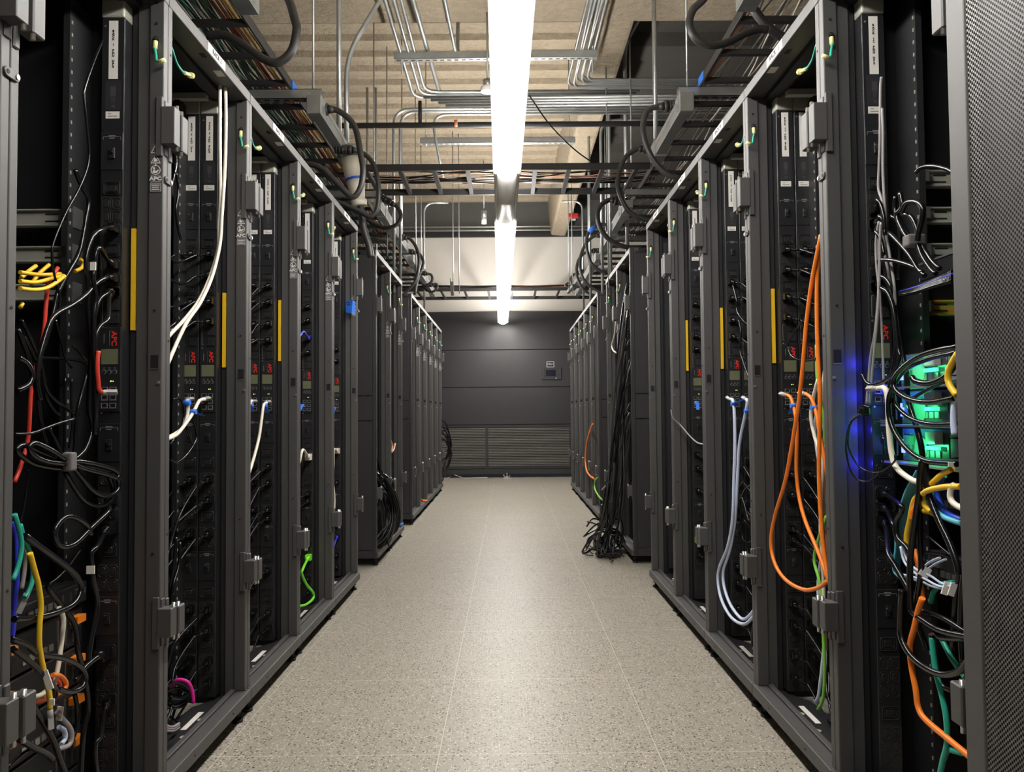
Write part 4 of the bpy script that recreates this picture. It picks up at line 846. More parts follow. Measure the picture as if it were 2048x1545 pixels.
def server(s,z0,h,label,orange=True,v0=.055,v1=.515,u=.15,grp=None,lit=False):
    r=empty('rack_server',(s*AX[s],ROWS['near'][1],z0),label,'server',grp); X=lambda a,b,c:(s*a,b,c)
    M(X).box(u,.95,v0,v1,0.002,h-.003).build('chassis',SRVL if lit else SRV,r,bevel=.002)
    for (a,b) in ((v0+.02,v0+.10),(v0+.12,v0+.20)):
        p=M(X).box(u-.004,u,a,b,.012,h-.012).build('power_supply',SRVG,r,bevel=.001)
        q=M(X); q.tube([(u-.004,a+.05,.02),(u-.022,a+.05,.02),(u-.022,a+.05,h-.02),(u-.004,a+.05,h-.02)],.002,6); q.build('handle',SRV,p)
        if orange: M(X).box(u-.018,u-.002,b-.022,b,h*.62,h*.80).build('latch',TABO,p)
    q=M(X)
    for i in range(5):
        q.box(u-.003,u,v0+.24+i*.022,v0+.256+i*.022,.016,.030)
    q.build('port_row',STEEL,r)
    q=M(X); 
    for i in range(3): q.box(u-.003,u,v0+.36+i*.03,v0+.362+i*.03,.012,h-.014)
    q.box(u-.008,u,v1-.05,v1-.02,h*.5,h*.75); q.build('grille_bar',SRVG,r)
    if orange: M(X).box(u-.020,u-.002,v1-.055,v1-.02,h*.62,h*.80).build('latch',TABO,r)
    if lit:
        p=M(X); p.cyl((u-.004,v1-.085,h*.42),(u,v1-.085,h*.42),.026,n=20); p.build('round_cover',SRVG,r)
        M(X).box(u-.010,u-.004,v0+.235,v0+.285,h*.40,h*.50).build('status_bar',LEDA,r)
        M(X).box(u-.006,u,v1-.012,v1-.006,.02,h-.03).build('blue_light',LEDB,r)
        p=M(X); p.box(u-.018,u,v1-.17,v1-.13,h*.55,h*.9); p.build('release_catch',CLEAR,r,bevel=.002)
        p=M(X); p.box(u-.05,u,v0,v1,-.002,.002); p.build('shelf_lip',STEEL,r)
    return r
LEDA=mat('green_status_bar',(.1,.9,.4),.4,emit=(.06,1,.40,1.6))
for k,z in enumerate((.432,.343,.254,.165,.076)): server(-1,z,.087,'%s black server with orange latches at the foot of the leftmost rack'%('topmost','second','third','fourth','lowest')[k],grp='servers with orange latches')
server(-1,.524,.05,'thin black network switch on top of the stack of servers, leftmost rack',False,u=.14)
for k,z in enumerate((.995,.912,.829)): server(1,z,.080,'%s of the three servers glowing green and blue at the right edge'%('top','middle','bottom')[k],False,.10,.50,.13,'glowing servers',True)
for k,(z,h) in enumerate(((.72,.075),(.565,.07))): server(1,z,h,'%s dark server among coloured cables below the glowing ones'%('upper','lower')[k],False,.08,.47,.17)
def glow(name,loc,col,e,rad=.01):
    l=bpy.data.lights.new(name,'POINT'); l.energy=e; l.color=col; l.shadow_soft_size=rad; o=bpy.data.objects.new(name,l); COL.objects.link(o); o.location=loc; return o
yb=ROWS['near'][1]
def beam_light(name,loc,col,e,aim,deg):
    l=bpy.data.lights.new(name,'SPOT'); l.energy=e; l.color=col; l.shadow_soft_size=.004; l.spot_size=math.radians(deg); l.spot_blend=.6
    o=bpy.data.objects.new(name,l); COL.objects.link(o); o.location=loc; o.rotation_euler=Vector(aim).to_track_quat('-Z','Y').to_euler(); return o
for z in (1.035,.952,.869): beam_light('green_server_light',(AX[1]+.075,yb+.41,z),(.04,1,.28),.85,(1,0,0),140)
for z in (1.06,.98,.90,.82): glow('added_blue_light',(AX[1]+.073,yb+.560,z),(.015,.015,1),.10,.004)  # unseen blue points added beside the channel to tint it
for z in (.99,.86): beam_light('added_blue_light',(AX[1]+.17,yb+.46,z),(.02,.02,1),1.1,(-.35,1,0),110)  # unseen blue spots added to tint the power strip
# --- left rack 2
YB=2.405
o1=cord('cream network cable down the second left rack, left of the pair',-1,'440,150 440,200 440,296 441,393 438,450 436,498 421,551 398,601 370,638 341,669 325,690',.045,YB,.0052,m=C_WHT)
o1=cord('cream network cable down the second left rack, right of the pair',-1,'450,150 452,238 450,335 444,430 440,488 425,551 401,605 372,648 339,720 325,760',.035,YB,.0052,m=C_WHT)
o=cord('cream network cable looping from the right strip below its screen, second left rack',-1,'409,799 400,801 395,808 386,826 372,847 354,869 337,878 325,882',.04,YB,.0050,m=C_WHT); rj(o,pt(404,799,Y=2.40),Vector((.3,1,.1)))
o=cord('cream network cable looping from the left strip below its screen, second left rack',-1,'375,800 376,812 374,835 365,856 349,869 332,877 322,880',.05,YB,.0050,m=C_WHT); rj(o,pt(372,800,Y=2.40),Vector((.2,1,.1)))
def flag(label,px,py,s,u,ymax,tip,w=.010):
    p=rackpath(s,'%f,%f'%(px,py),u,ymax)[0]; q=rackpath(s,'%f,%f'%(px+tip[0],py+tip[1]),u,ymax)[0]-p
    m=M(); n=Vector((-q.z,0,q.x)).normalized()*w; v=[n*.8,q+n*.5,q-n*.9,n*-.8]; v=[a+Vector((0,-.008,0)) for a in v]
    m._add([tuple(a) for a in v]+[tuple(a+Vector((0,.0012,0))) for a in v],[(0,1,2,3),(7,6,5,4),(0,4,5,1),(1,5,6,2),(2,6,7,3),(3,7,4,0)])
    m.cyl(n.normalized()*.009,n.normalized()*-.009,.0072,n=9)
    return tag(m.build('tape_flag',TAPE,loc=p),label,'tape','blue tape flags on network cables')
flag('blue tape flag on the right cream cable of the second left rack',386,824,-1,.04,YB,(24,8))
flag('blue tape flag on the left cream cable of the second left rack',374,806,-1,.05,YB,(20,1))
def rowcords(s,i,ymax,exclude=(),n=2,seed=0,blk='near',thin=.0040,low=None):
    """plain power cords in the outlets nearest the aisle, leaving towards the near post"""
    R_=random.Random(seed+i*7+s)
    X0=s*AX[s]; y0=ROWS[blk][i]; col=1 if s<0 else 0
    for k in range(len(PDUS[(s,blk,i)])):
        idx=0
        for b,(zc,nr) in enumerate(C13_BLOCKS):
            for row in range(nr):
                a=idx+row*2+col
                if row in (0,nr-1) and (b,row,k) not in exclude and not (low and b>=low):
                    c=outlet_pos(s,blk,i,k,a); dz=-.25 if b<2 else -.6
                    d=Vector((s*.8,-.55,dz+R_.uniform(-.15,.2))).normalized(); st=c+Vector((0,-.018,0))+d*.034
                    u2=.085+R_.random()*.05; v2=.18+R_.random()*.12; drop=(.03+R_.random()*.07) if b<2 else (.10+R_.random()*.12)
                    P=[st,st+d*.014,st+Vector((s*(.02+.02*R_.random()),-.07-.04*R_.random(),-.02-drop*.35)),Vector((X0+s*u2,y0+v2,max(.09,st.z-drop))),Vector((X0+s*(u2+.05),y0+v2-.10,max(.085,st.z-drop*1.5-.03)))]
                    w=', %s strip'%(('aisle-side','inner')[k]) if len(PDUS[(s,blk,i)])>1 else ''
                    where='in the %s %s rack'%(ORD[i-1],SIDE[s]) if blk=='near' else 'past the gap, %s %s rack'%(ORD[i],SIDE[s])
                    o=cable('black power cord %s%s, %s outlet group, %s row'%(where,w,ORD[b],'upper' if row==0 else 'lower'),P,thin,CORD,'plugged power cords, %s row'%SIDE[s],'power_cable')
                    add_plug(o,P[0],c,d,CORD)
            idx+=nr*2
rowcords(-1,2,YB,{(0,2,1),(3,1,0)},seed=3)
for t,px,u,r in (('hanging near the post at the top','350,300 352,330 346,360 345,395',.10,.0035),('two bends beside the post','352,345 357,380 352,420 356,455 362,480',.09,.0035),('big loop below the cream cables','345,800 360,798 368,815 366,845 350,875 340,890',.10,.0042),('slack loop below the screens','384,830 392,860 392,880 375,908 355,925 340,920',.08,.0036),
 ('short slack one','373,855 380,875 386,890',.08,.0032),('bundle strand by the post, inner','352,1075 350,1110 345,1150 340,1180',.10,.0046),('bundle strand by the post, outer','360,1085 358,1130 348,1165 345,1190',.09,.0046),('coil on the floor of the rack, top turn','332,1375 352,1366 372,1374 378,1388 362,1398 340,1396',.11,.0048),('coil on the floor of the rack, lower turn','332,1384 355,1378 380,1388 372,1402 350,1412 334,1405',.12,.0048),('coil on the floor of the rack, bottom turn','330,1398 350,1392 374,1398 366,1412 345,1417 330,1412',.13,.0048)):
    cord('black cord in the second left rack, '+t,-1,px,u,YB,r)
for k in range(3): cord('grey cord lying flat on the floor pan of the second left rack, %s of three'%ORD[k],-1,'329,%d 345,%d 358,%d'%(1452+5*k,1455+4*k,1448+4*k),.06,2.2,.0038,m=C_GRY,group='flat grey cords')
p=rackpath(-1,'363,1370',.10,YB)[0]; q=M(); q.tube(smooth_path([Vector((-.030,0,-.012)),Vector((-.012,-.006,.014)),Vector((.018,-.006,.010)),Vector((.030,0,-.018)),Vector((.034,0,-.052))],5),.0050,8); tag(q.build('tie_strap',PINK,loc=p),'magenta strap around the coil of cords on the floor of the second left rack','strap')
# --- left racks 3 to 5
rowcords(-1,3,3.0,{(4,2,0)},seed=11); rowcords(-1,4,3.6,{(2,0,0),(2,2,0)},seed=13); rowcords(-1,5,4.2,{(0,0,0),(0,2,0),(3,1,0),(2,2,0)},seed=17)
o=cord('cream network cable hanging from the right strip of the third left rack',-1,'533,806 527,812 523,840 518,875 508,915 497,950 490,975',.04,3.0,.0052,m=C_WHT); rj(o,pt(530,804,Y=3.0),Vector((.3,1,0)))
flag('blue tape flag on the hanging cream cable of the third left rack',529,811,-1,.04,3.0,(8,16)); flag('blue tape flag at the post edge of the third left rack',501,810,-1,.05,3.0,(6,14))
o=cord('cream network stub at the post of the third left rack',-1,'504,802 500,806 497,820 495,838',.05,3.0,.0050,m=C_WHT); rj(o,pt(502,803,Y=3.0),Vector((.3,1,0)))
flag('blue tape flag in the fourth left rack',604,812,-1,.06,3.6,(-3,10)); flag('blue tape flag in the fifth left rack',668,818,-1,.06,4.2,(0,9))
for lab,i,px,u,ym,m,r in (('white power cord in the fourth left rack',4,'614,894 606,900 601,915 597,935 594,950',.05,3.6,C_WHT,.0058),('lime green power cord falling to the rack floor, fourth left rack',4,'611,1134 605,1140 604,1150 613,1170 626,1186 626,1198 612,1210 597,1213',.05,3.6,C_LIM,.0058),
 ('blue power cord high in the fourth left rack',4,'617,663 608,664 603,668 598,675',.05,3.6,C_RBL,.0048),('white power cord in the fifth left rack',5,'672,886 668,900 667,930 666,960 669,1000 668,1022',.05,4.2,C_WHT,.0054),('blue power cord low in the fifth left rack',5,'672,1089 667,1094 662,1105',.06,4.2,C_RBL,.0048)):
    o=cord(lab,-1,px,u,ym,r,('near',i),m=m,pm=m,big='white' in lab or 'lime' in lab)
a=pt(702,614,Y=4.215); q=M(); q._add([(-.028,0,.034),(.012,-.012,.034),(.022,0,.026),(.022,0,-.034),(.006,-.012,-.038),(-.028,0,-.030)],[(0,1,4,5),(1,2,3,4)]); 
o=tag(q.build('tape_note',TAPE,loc=a),'folded piece of blue tape with handwriting on the fifth left rack','tape'); mo=o.modifiers.new('thickness','SOLIDIFY'); mo.thickness=.0012
text('handwriting','CAB 14\nR131',.012,INK,o,(-.008,-.0085,.018),(90,0,-17),sx=.8)
# --- right rack 2 (the orange cables)
rowcords(1,2,YB,set(),seed=23)
for lab,px,u,m,r in (('orange network cable looping low in the second right rack','1642,470 1624,563 1613,646 1606,728 1599,794 1591,848 1572,957 1550,1033 1542,1085 1550,1128 1572,1161 1607,1180 1637,1176 1656,1162',.02,C_ORG,.0056),
 ('orange network cable hanging straight beside the post, second right rack','1644,480 1639,511 1634,563 1634,646 1636,708 1640,799 1638,943 1643,1052 1650,1120 1661,1180',.03,C_ORG,.0056),
 ('orange network cable from the left strip with a blue flag, second right rack','1572,790 1579,793 1584,802 1590,826 1594,856 1593,943 1599,998 1612,1046 1637,1106 1655,1158',.045,C_ORG,.0052),
 ('orange network cable from the right strip with a blue flag, second right rack','1611,788 1619,793 1625,802 1633,829 1640,870 1650,921 1658,975',.05,C_ORG,.0052),
 ('white cable bowed behind the orange ones, second right rack','1636,760 1626,800 1622,834 1629,872 1638,900 1645,940 1642,1000 1646,1100 1648,1250',.07,C_WHT,.0052),
 ('second white cable behind the orange ones, second right rack','1650,740 1644,790 1646,840 1651,880 1649,960 1641,1050 1646,1150',.08,C_WHT,.0048),
 ('green cable behind the orange ones, second right rack','1633,690 1634,749 1641,800 1648,840 1650,890',.075,C_GRN,.0044),
 ('green cable lower in the bundle of the second right rack','1653,1033 1634,1090 1629,1125 1641,1180 1649,1330 1646,1397 1636,1420',.07,C_GRN,.0046),
 ('pale blue cable in the bundle of the second right rack','1650,800 1631,840 1634,900 1648,980 1650,1060 1636,1180 1649,1263 1639,1380 1632,1405',.09,C_LBL,.0048),
 ('salmon cable low in the bundle of the second right rack','1650,950 1646,1020 1652,1100 1648,1200 1652,1300',.08,C_SAL,.0050)):
    o=cord(lab,1,px,u,YB,r,m=m)
    if 'strip' in lab: rj(o,o.location.copy(),Vector((-.15,1,.1)))
flag('blue tape flag on the left orange cable, second right rack',1587,812,1,.045,YB,(-6,16)); flag('blue tape flag on the right orange cable, second right rack',1629,816,1,.05,YB,(-14,4))
cord('black cord looping under the screens of the second right rack',1,'1616,620 1612,634 1598,652 1584,672 1576,690 1583,712 1606,722 1630,718 1640,708',.07,YB,.0030)
# --- right racks 3 and 4
rowcords(1,3,3.0,set(),seed=29); rowcords(1,4,3.6,{(3,1,0)},seed=31,low=5)
for lab,px,u in (('left pale blue network cable looping to the rack floor, third right rack','1461,799 1466,802 1469,829 1470,890 1468,960 1465,1041 1455,1095 1439,1135 1436,1163 1443,1200 1462,1235 1487,1249 1506,1235 1514,1221',.02),('right pale blue network cable looping to the rack floor, third right rack','1493,799 1495,805 1491,829 1479,890 1475,960 1470,1041 1460,1100 1447,1142 1449,1177 1462,1212 1483,1238 1499,1232 1514,1212',.03)):
    o=cord(lab,1,px,u,3.0,.0056,m=C_LBL); rj(o,o.location.copy(),Vector((-.1,1,.2)))
flag('blue tape flag on the left pale blue cable, third right rack',1467,808,1,.02,3.0,(15,-8)); flag('blue tape flag on the right pale blue cable, third right rack',1494,822,1,.03,3.0,(-2,2),.008)
flag('blue tape flag in the fourth right rack',1394,806,1,.05,3.6,(2,14))
for t,px,u in (('tied strand at the top','1466,570 1473,600 1474,622 1490,645 1500,650',.08),('tied strand in the middle','1478,640 1482,668 1480,700 1486,722 1494,745 1500,762',.08),('upper loop near the floor','1488,960 1474,985 1480,998 1490,979 1506,967',.08),('crossing loop','1474,985 1486,1000 1497,1040 1502,1030 1500,1018',.08),('long slack loop','1480,1000 1483,1060 1487,1080 1500,1085 1508,1070',.09),('hanging into the rack floor','1512,1225 1504,1270 1506,1300 1514,1312',.03)):
    cord('black cord in the third right rack, '+t,1,px,u,3.0,.0036)
cord('thin black cord slanting from the post into the fourth right rack',1,'1342,820 1346,836 1362,852 1380,873 1395,886 1412,890',.04,3.6,.0034,m=C_GRY)
o=cord('lime green power cord stub beside the hinge, fourth right rack',1,'1400,1064 1406,1068 1412,1076',.06,3.6,.0050,('near',4),m=C_LIM,pm=C_LIM,big=True)
# --- right rack 1, beside the perforated door
Rc=lambda t:'black cord by the perforated door, '+t
for t,px,u,r in (
 ('left of a thin grey pair hanging from the top','1763,154 1761,181 1760,279 1758,336 1757,377 1764,401 1768,433 1767,466 1771,514 1780,563 1785,600',.085,.0032),
 ('right of a thin grey pair hanging from the top','1764,217 1766,263 1766,336 1768,385 1771,433 1772,466 1780,514 1788,568 1791,610',.075,.0032),
 ('first strand of the flat bunch','1758,443 1752,482 1753,530 1757,569 1756,600 1750,665 1741,714 1737,762 1733,809',.06,.0028),
 ('second strand of the flat bunch','1762,445 1760,482 1759,560 1756,625 1748,706 1743,762 1739,810',.055,.0028),
 ('third strand of the flat bunch','1760,444 1756,482 1757,530 1760,580 1763,640 1766,720 1768,790',.07,.0026),
 ('outer turn of the wound loop near the top','1803,425 1812,407 1826,403 1839,407 1845,420 1843,441 1837,466 1835,482',.045,.0056),
 ('turn hanging left of the wound loop','1800,385 1804,414 1793,430 1803,457 1814,474 1824,482',.06,.0052),
 ('inner turn of the wound loop','1806,428 1821,432 1830,448 1835,470 1832,480',.055,.0052),
 ('long strand left of the wound loop','1791,393 1790,420 1800,440 1812,462 1822,478',.07,.0048),
 ('strand going down left of the strap','1783,432 1795,441 1800,466 1801,514 1798,560',.08,.0048),
 ('strand slanting down across to the right','1779,466 1800,488 1819,511 1835,537 1850,552',.06,.0050),
 ('strand below the strap, left','1835,490 1843,511 1860,537 1872,548',.05,.0052),
 ('strand below the strap, right','1842,488 1862,520 1880,538',.06,.0052),
 ('arc over the top slide rail','1832,345 1843,335 1866,332 1894,338 1906,345',.09,.0046),
 ('thick vertical one down the middle, left','1775,560 1785,600 1791,657 1793,700 1786,745 1777,790',.075,.0058),
 ('thick vertical one down the middle, right','1784,576 1793,625 1800,673 1806,714 1814,754 1816,800 1832,850 1844,901 1848,969 1846,1020',.09,.0062),
 ('rising from a small hook and round behind the screen','1762,576 1774,584 1784,608 1791,649 1796,697 1800,714 1791,738 1774,759 1748,770 1733,765 1724,749',.04,.0044),
 ('big loop in front of the glowing servers, outer','1915,694 1874,701 1834,715 1803,738 1788,760 1791,780 1817,798 1858,805 1908,797',.025,.0054),
 ('big loop in front of the glowing servers, middle','1788,770 1778,798 1779,836 1793,871 1820,904 1851,922 1893,927 1914,929',.03,.0056),
 ('big loop in front of the glowing servers, inner','1788,784 1786,800 1799,820 1823,838 1856,848 1898,849 1912,846',.04,.0050),
 ('arc above the glowing servers','1912,706 1858,718 1817,735 1800,752 1793,765',.05,.0050),
 ('thick one crossing the top glowing server','1912,728 1890,754 1858,767 1832,763 1824,755',.035,.0062),
 ('bluish one crossing the middle glowing server','1890,762 1858,778 1827,796 1815,805',.06,.0042),
 ('thin loop hanging by the post, outer','1740,815 1724,812 1717,819 1720,829 1702,845 1696,875 1699,901 1715,930 1738,944 1762,944 1788,925 1790,910',.03,.0022),
 ('thin loop hanging by the post, inner','1722,826 1706,838 1697,857 1692,901 1704,948 1729,964 1755,950 1767,918 1767,875',.035,.0022),
 ('vertical one through the coloured cables, left','1845,920 1840,956 1838,992 1827,1065 1821,1119 1820,1192 1822,1225',.03,.0064),
 ('vertical one through the coloured cables, slanting right','1850,920 1858,989 1876,1038 1896,1080 1912,1123 1918,1150',.035,.0062),
 ('vertical one through the coloured cables, middle','1840,1010 1840,1083 1843,1137 1834,1197 1830,1230',.045,.0060),
 ('heavy bow near the foot of the rack','1804,1180 1801,1239 1802,1274 1818,1307 1846,1333 1884,1350 1920,1343 1938,1319',.02,.0064),
 ('upper strand bending right above the bow','1823,1225 1842,1239 1880,1262 1931,1274 1945,1276',.03,.0060),
 ('second strand bending right above the bow','1842,1222 1889,1239 1934,1267',.045,.0056),
 ('short fold above the bow','1832,1241 1842,1266 1851,1291 1853,1300',.05,.0054),
 ('hooked end above the teal cables','1863,1276 1863,1270 1872,1267 1884,1277 1934,1279',.035,.0054),
 ('lower bow behind the teal cables','1875,1352 1889,1376 1912,1381 1931,1362 1940,1340',.05,.0056),
 ('vertical pair by the door, left','1925,1125 1915,1170 1910,1230 1905,1300',.06,.0062),
 ('vertical pair by the door, right','1932,1125 1924,1190 1922,1260 1926,1330',.05,.0062),
 ('thin pale-edged one above the lower server','1848,1066 1870,1085 1895,1106 1905,1112',.08,.0026),
 ('level one over the lower server','1846,1105 1880,1110 1905,1116',.09,.0042)):
    cord(Rc(t),1,px,u,YA,r,m=C_GRY if 'grey' in t or 'flat bunch' in t else CORD)
pg='power cords of the strip beside the perforated door'
for t,px,u,r,big in (('highest plug','1737,404 1754,399 1762,411 1767,433 1769,460',.06,.0046,False),('second plug','1738,432 1758,432 1766,443 1770,470',.06,.0046,False),('third plug','1738,459 1752,462 1762,480 1768,510',.06,.0046,False),('fourth plug','1742,525 1758,521 1785,521 1809,527 1830,535 1845,545',.06,.0046,False),
 ('fifth plug','1743,554 1761,553 1774,560 1782,575',.06,.0046,False),('sixth plug, white-edged bow','1746,580 1763,576 1775,584 1784,604 1790,640',.055,.0050,False),('upper of the three lower plugs','1787,1003 1802,1011 1802,1024 1792,1045 1794,1074 1812,1094 1820,1110',.05,.0058,False),('middle of the three lower plugs','1770,1036 1785,1046 1792,1068 1796,1085',.055,.0054,False),('lowest plug with a thick cord','1763,1099 1778,1110 1791,1134 1809,1165 1827,1196 1836,1222',.045,.0064,False)):
    cord('black power cord beside the perforated door, '+t,1,px,u,YA,r,('near',1),group=pg,big=big)
a=rackpath(1,'1828,482',.05,YA)[0]; tag(M().box(-.018,.018,-.014,.014,-.012,.012).build('cable_strap',VELC,loc=a,bevel=.004,seg=2),'dark strap holding the wound loop in the rack beside the perforated door','strap')
a=rackpath(1,'1729,823',.033,YA)[0]; tag(M().box(-.010,.010,-.010,.010,-.010,.010).build('cable_strap',CORD,loc=a,bevel=.004,seg=2),'black strap where the thin loop starts beside the right post','strap')
for lab,px,u,m,r in (('white network cable from the right power strip down to the yellow ones','1756,777 1769,777 1775,793 1777,830 1778,857 1783,906 1793,936 1820,958 1840,966',.04,C_WHT,.0060),
 ('yellow cable looping beside the door in front of the glowing servers','1916,706 1900,735 1896,755 1900,772 1914,792',.02,C_YEL,.0058),
 ('lilac-white cable hanging beside the door','1914,790 1909,810 1907,840 1909,870',.03,C_LBL,.0056),
 ('orange cable running down to the foot of the rack by the door','1845,1197 1836,1225 1829,1256 1820,1293 1823,1333 1832,1381 1837,1416 1851,1440 1894,1477 1949,1522',.03,C_ORG,.0060),
 ('short orange cable among the coloured ones','1838,1004 1832,1014 1826,1024 1824,1040',.06,C_ORG,.0054),
 ('orange cable behind the black verticals','1828,1100 1836,1128 1842,1174 1846,1200',.07,C_ORG,.0056),
 ('teal cable hanging down to the foot of the rack by the door','1864,1276 1866,1300 1872,1345 1884,1392 1893,1440 1894,1487 1886,1522 1878,1560',.035,C_TEA,.0054),
 ('second teal cable slanting right behind the bow','1878,1268 1903,1317 1931,1357 1940,1372',.06,C_TEA,.0054),
 ('short teal branch at the foot of the rack','1888,1520 1896,1502 1910,1504 1925,1508',.06,C_TEA,.0050),
 ('teal cable hooking over below the pale fibres','1862,1206 1868,1184 1884,1170 1908,1166',.07,C_TEA,.0052),
 ('yellow cable rising right below the glowing servers','1904,938 1885,949 1869,963 1849,983 1845,998 1850,1012 1863,1025',.04,C_YEL,.0058),
 ('yellow cable lying level to the door','1922,974 1900,974 1881,976 1858,981 1846,988',.03,C_YEL,.0058),
 ('yellow cable going down through the teal bunch','1836,992 1827,1005 1818,1047 1813,1074 1814,1101 1815,1122',.06,C_YEL,.0054),
 ('yellow cable end above the lower shelf','1846,1022 1858,1024 1872,1030 1886,1036',.05,C_YEL,.0052),
 ('blue cable curving right to the door','1885,950 1877,965 1874,980 1879,1007 1899,1029 1925,1042',.05,C_BLU,.0058),
 ('green cable beside the curving blue one','1889,952 1878,972 1870,990 1858,1004 1846,1020',.06,C_TEA,.0050),
 ('aqua cable below the blue one','1862,1008 1870,1020 1890,1036 1925,1048',.045,C_AQU,.0054),
 ('cream cable curving beside the door','1908,970 1902,980 1901,996 1908,1008 1926,1019',.03,C_WHT,.0056)):
    o=cord(lab,1,px,u,YA,r,m=m)
    if lab.startswith('white network'): rj(o,o.location.copy(),Vector((-.2,1,0)))
for k in range(9):
    dx=k*2.6-9; cord('aqua fibre cable in the bunch beside the lower outlets, rack by the door',1,'%f,942 %f,989 %f,1047 %f,1101 %f,1140 %f,1156'%(1838+dx*.5,1818+dx,1803+dx,1796+dx*.6,1792+dx*.6,1806+dx*.8),.055+.004*k,YA,.0022,m=C_AQU,group='aqua fibres in a bunch')
for k,px in enumerate(('1801,1094 1809,1125 1830,1147 1854,1161 1881,1174 1908,1172','1804,1090 1815,1122 1836,1142 1860,1152 1885,1168 1908,1168','1806,1150 1830,1156 1860,1172 1882,1178 1890,1180','1842,1140 1858,1126 1872,1119 1880,1116','1850,1143 1872,1128 1892,1119','1828,1140 1836,1150 1828,1158 1838,1164')):
    cord('pale blue fibre cable, %s of those fanning out under the lower server by the door'%ORD[k],1,px,.045+.008*k,YA,.0024,m=C_LBL,group='fanned pale fibres')
for k,(px,py) in enumerate(((1887,1176),(1900,1178))): tagflag('white label tag on the pale fibres by the door, %s'%('left','right')[k],px,py,1,.04,YA,.006,.012,rot=20)
tagflag('small white paper on the aqua fibres by the door',1846,1143,1,.05,YA,.010,.010,rot=30)
tagflag('white strip tag hanging by the door below the blue cable',1922,1062,1,.03,YA,.004,.016)
tagflag('white band on the black cable right of the glowing servers',1905,929,1,.028,YA,.012,.004)
q=M(); q.box(0,.012,-.25,.12,-.01,.03); a=pt(1830,548,X=.93); o=tag(q.build('folding_bracket',SRV,loc=(.93,1.62,1.245),bevel=.002),'dark folding cable arm above the brassy slide rail','bracket'); M().box(-.002,0,-.25,.12,.027,.031).build('bracket_edge',STEEL,o)
for k in range(7): cord('dark bluish cable bundled along the cable arm above the brassy rail',1,'1800,%f 1830,%f 1870,%f 1905,%f'%(590-k,585-2*k,572-2*k,562-3*k),.08+.004*k,YA,.0045,m=(CORD,C_RBL,CORD)[k%3] if k%3==1 and k>3 else CORD,group='bundle on the cable arm')
# ------------------------------------------------------------------ cables spilling out of the racks past the gaps
R2=random.Random(77)
def spill(s,label,grp,P,r=.0060,m=CORD): cable(label,[Vector(p) for p in P],r,m,grp)
# right: a curtain of black cords falling to the floor
y0=ROWS['middle'][0]; xa=AX[1]
for k in range(24):
    zt=R2.choice((1.75,1.5,1.35,1.2,1.05,.9))+R2.uniform(-.1,.1); v=R2.uniform(.04,.34); o_=R2.uniform(-.10,.0); b_=R2.uniform(-.13,.02)
    P=[(xa+.07,y0+v+.06,zt),(xa+.02+b_*.2,y0+v,zt-.06),(xa+b_*.75,y0+v+R2.uniform(-.02,.05),zt*.66),(xa-.03+b_,y0+.10+R2.uniform(-.05,.14),.40+R2.uniform(-.05,.12)),(xa-.06+b_*.6+o_,y0+.18+R2.uniform(-.05,.16),.15),(xa-.11+o_*1.2,y0+.20+R2.uniform(-.08,.2),.03+R2.random()*.03),(xa-.05+R2.uniform(-.16,.04),y0+.26+R2.uniform(-.12,.20),.012+.01*R2.random())]
    spill(1,'black cord falling from the right rack past the gap into the floor heap','cords falling into the heap',P,R2.choice((.0042,.005,.006)),HOSE if k%3 else CORD)  # greyer material on most cords puts their highlights into the colour
for k in range(10):
    c=Vector((xa-.10+R2.uniform(-.08,.05),y0+.27+R2.uniform(-.06,.14),.06+.02*k*.5)); a0=R2.random()*6; rx,ry=R2.uniform(.07,.14),R2.uniform(.05,.10); P=[]
    for j in range(9): P.append(c+Vector((rx*math.cos(a0+j*.72),ry*math.sin(a0+j*.72),R2.uniform(-.02,.05)+.05*math.sin(a0*2+j))))
    P=[(p.x,p.y,max(.012,p.z)) for p in P]; spill(1,'black cord coiled in the heap on the floor at the right rack past the gap','coils of the heap',P,.0055)
for k,(px,py,w_,d_,h_,rz) in enumerate(((1212,1100,.055,.032,.034,20),(1238,1106,.080,.030,.030,-8),(1227,1115,.045,.022,.024,5))):
    a=pt(px,py,Z=.002); o=M().box(-w_,w_,-d_,d_,0,h_).build('power_adapter',PDUM,loc=a,bevel=.006,seg=2); o.rotation_euler=(0,0,math.radians(rz)); tag(o,'black power adapter on the floor beside the cord heap, %s'%('the boxy left one','the long right one','the small front one')[k],'power adapter')
    M().box(-w_*.6,w_*.6,-d_*.6,d_*.6,h_,h_+.0006).build('rating_sticker',GREYP,o)
for k,px in enumerate(('1212,1098 1198,1092 1186,1096 1178,1092 1172,1098 1186,1108','1212,1100 1195,1098 1178,1100 1168,1104 1174,1110 1186,1112','1210,1102 1192,1102 1180,1098 1172,1096','1228,1113 1218,1118 1226,1122 1222,1126')):
    P=[pt(*map(float,q.split(',')),Z=.005+.004*k) for q in px.split()]; cable('thin black lead straying on the floor left of the cord heap, %s'%ORD[k],P,.0034,CORD,'stray thin leads')
for lab,px,X,m,r in (('orange cable bowing out of the far right racks',('1185,848','1175,880','1171,915','1173,940','1180,952','1188,958'),.76,C_ORG,.009),('short green cable at the foot of the far right racks',('1195,955','1190,963','1190,978','1197,992','1204,1000'),.77,C_GRN,.008),('white cable hanging high in the right racks past the gap',('1232,640','1229,670','1224,690','1226,700','1232,706'),.80,C_WHT,.006)):
    P=[pt(*map(float,q.split(',')),X=X) for q in px]; cable(lab,P,r,m)
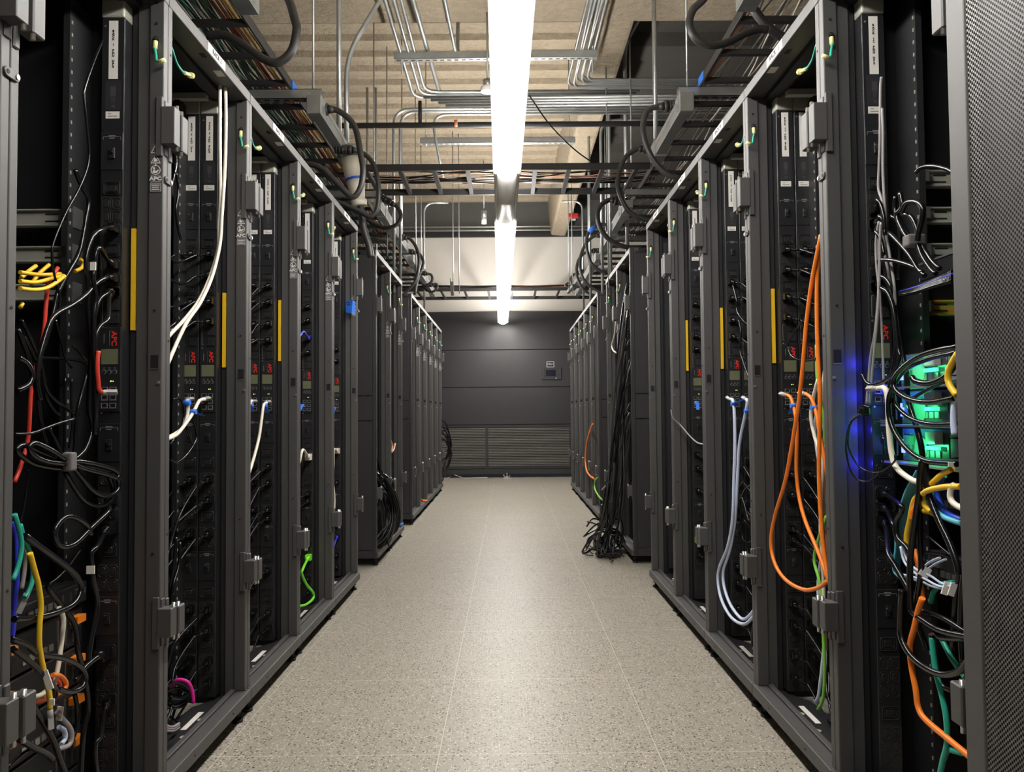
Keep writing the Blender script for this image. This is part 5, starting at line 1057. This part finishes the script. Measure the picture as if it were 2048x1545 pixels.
P=[pt(1203,1010,X=.76),pt(1214,1007,X=.75),pt(1226,1003,X=.77)]; cable('pale grey lead sticking out of the right rack past the gap, lower',P,.006,C_GRY); P=[pt(1204,980,X=.75),pt(1214,970,X=.75),pt(1230,958,X=.78)]; cable('pale grey lead sticking out of the right rack past the gap, upper',P,.006,C_GRY)
# left: loops bulging out of the foot of the rack past the gap
xa=-AX[-1]
for k in range(18):
    v=R2.uniform(.06,.34); P=[(xa-.05,y0+v+.12,R2.uniform(.42,.62)),(xa+R2.uniform(0,.05),y0+v+.1,R2.uniform(.38,.52)),(xa+R2.uniform(.02,.085),y0+v+.08,R2.uniform(.25,.36)),(xa+R2.uniform(.0,.07),y0+v+R2.uniform(0,.05),R2.uniform(.11,.2)),(xa-.05,y0+v-.02,R2.uniform(.10,.14)),(xa-.10,y0+v+.06,R2.uniform(.12,.30)),(xa-.03,y0+v+R2.uniform(-.03,.12),R2.uniform(.3,.4))]
    spill(-1,'black cord looping at the foot of the left rack past the gap','loops at the foot of the left rack',P,R2.choice((.005,.006,.0068)))
for k in range(3): spill(-1,'thick black cord bowing out of the left rack past the gap','thick bowed cords',[(xa-.02,y0+.10,.66-.02*k),(xa+.02,y0+.12,.56),(xa+.075-.01*k,y0+.24,.44),(xa+.10-.01*k,y0+.33,.30),(xa+.075-.008*k,y0+.36,.17),(xa-.02,y0+.34,.11)],.008)
spill(-1,'black cord hanging from the left rack past the gap down to its bottom rail','thin cord',[(xa-.04,y0+.05,.74),(xa+.005,y0+.08,.62),(xa+.012,y0+.11,.45),(xa+.03,y0+.14,.25),(xa+.05,y0+.18,.09)],.006)
P=[pt(781,880,X=-.84),pt(785,892,X=-.83),pt(783,905,X=-.83),pt(788,898,X=-.83),pt(790,888,X=-.84)]; cable('small coil of salmon cable hanging in the left racks before the second gap',P,.006,C_SAL)
P=[pt(842,1000,Z=.10),pt(850,1001,Z=.10),pt(854,1002,Z=.10),pt(845,1003,Z=.10)]; cable('orange cable lying on the bottom rail of the far left racks',P,.008,C_ORG)
a=pt(800,1047,X=-.845); tag(M().box(-.03,.03,-.06,.06,0,.014).build('tape_roll',TAPE,loc=(a.x-.01,a.y,.092),bevel=.004),'flat blue object on the rack floor of the left rack before the second gap','tape')
for k in range(9):
    z=R2.uniform(.55,.95); P=[(xa+.0,9.66,z),(xa+.03+R2.random()*.04,9.70,z-.05),(xa+.06+R2.random()*.06,9.74,z-.2),(xa+.04+R2.random()*.05,9.74,z-.34),(xa+.0,9.68,z-.36-R2.random()*.2)]; spill(-1,'black cord in the bunch hanging at the far end of the left row','bunch at the far end of the left row',P,.008)
rowcords(-1,0,0,set(),seed=41,blk='middle'); rowcords(-1,1,0,set(),seed=43,blk='middle')
for k,(px,z) in enumerate(((893,.60),)):
    a=pt(888,905,Y=9.76); tag(M().box(-.03,.03,-.004,.004,-.012,.012).build('cable_tag',WHITE,loc=a),'white tag on the cord bunch at the far end of the left row','tag')
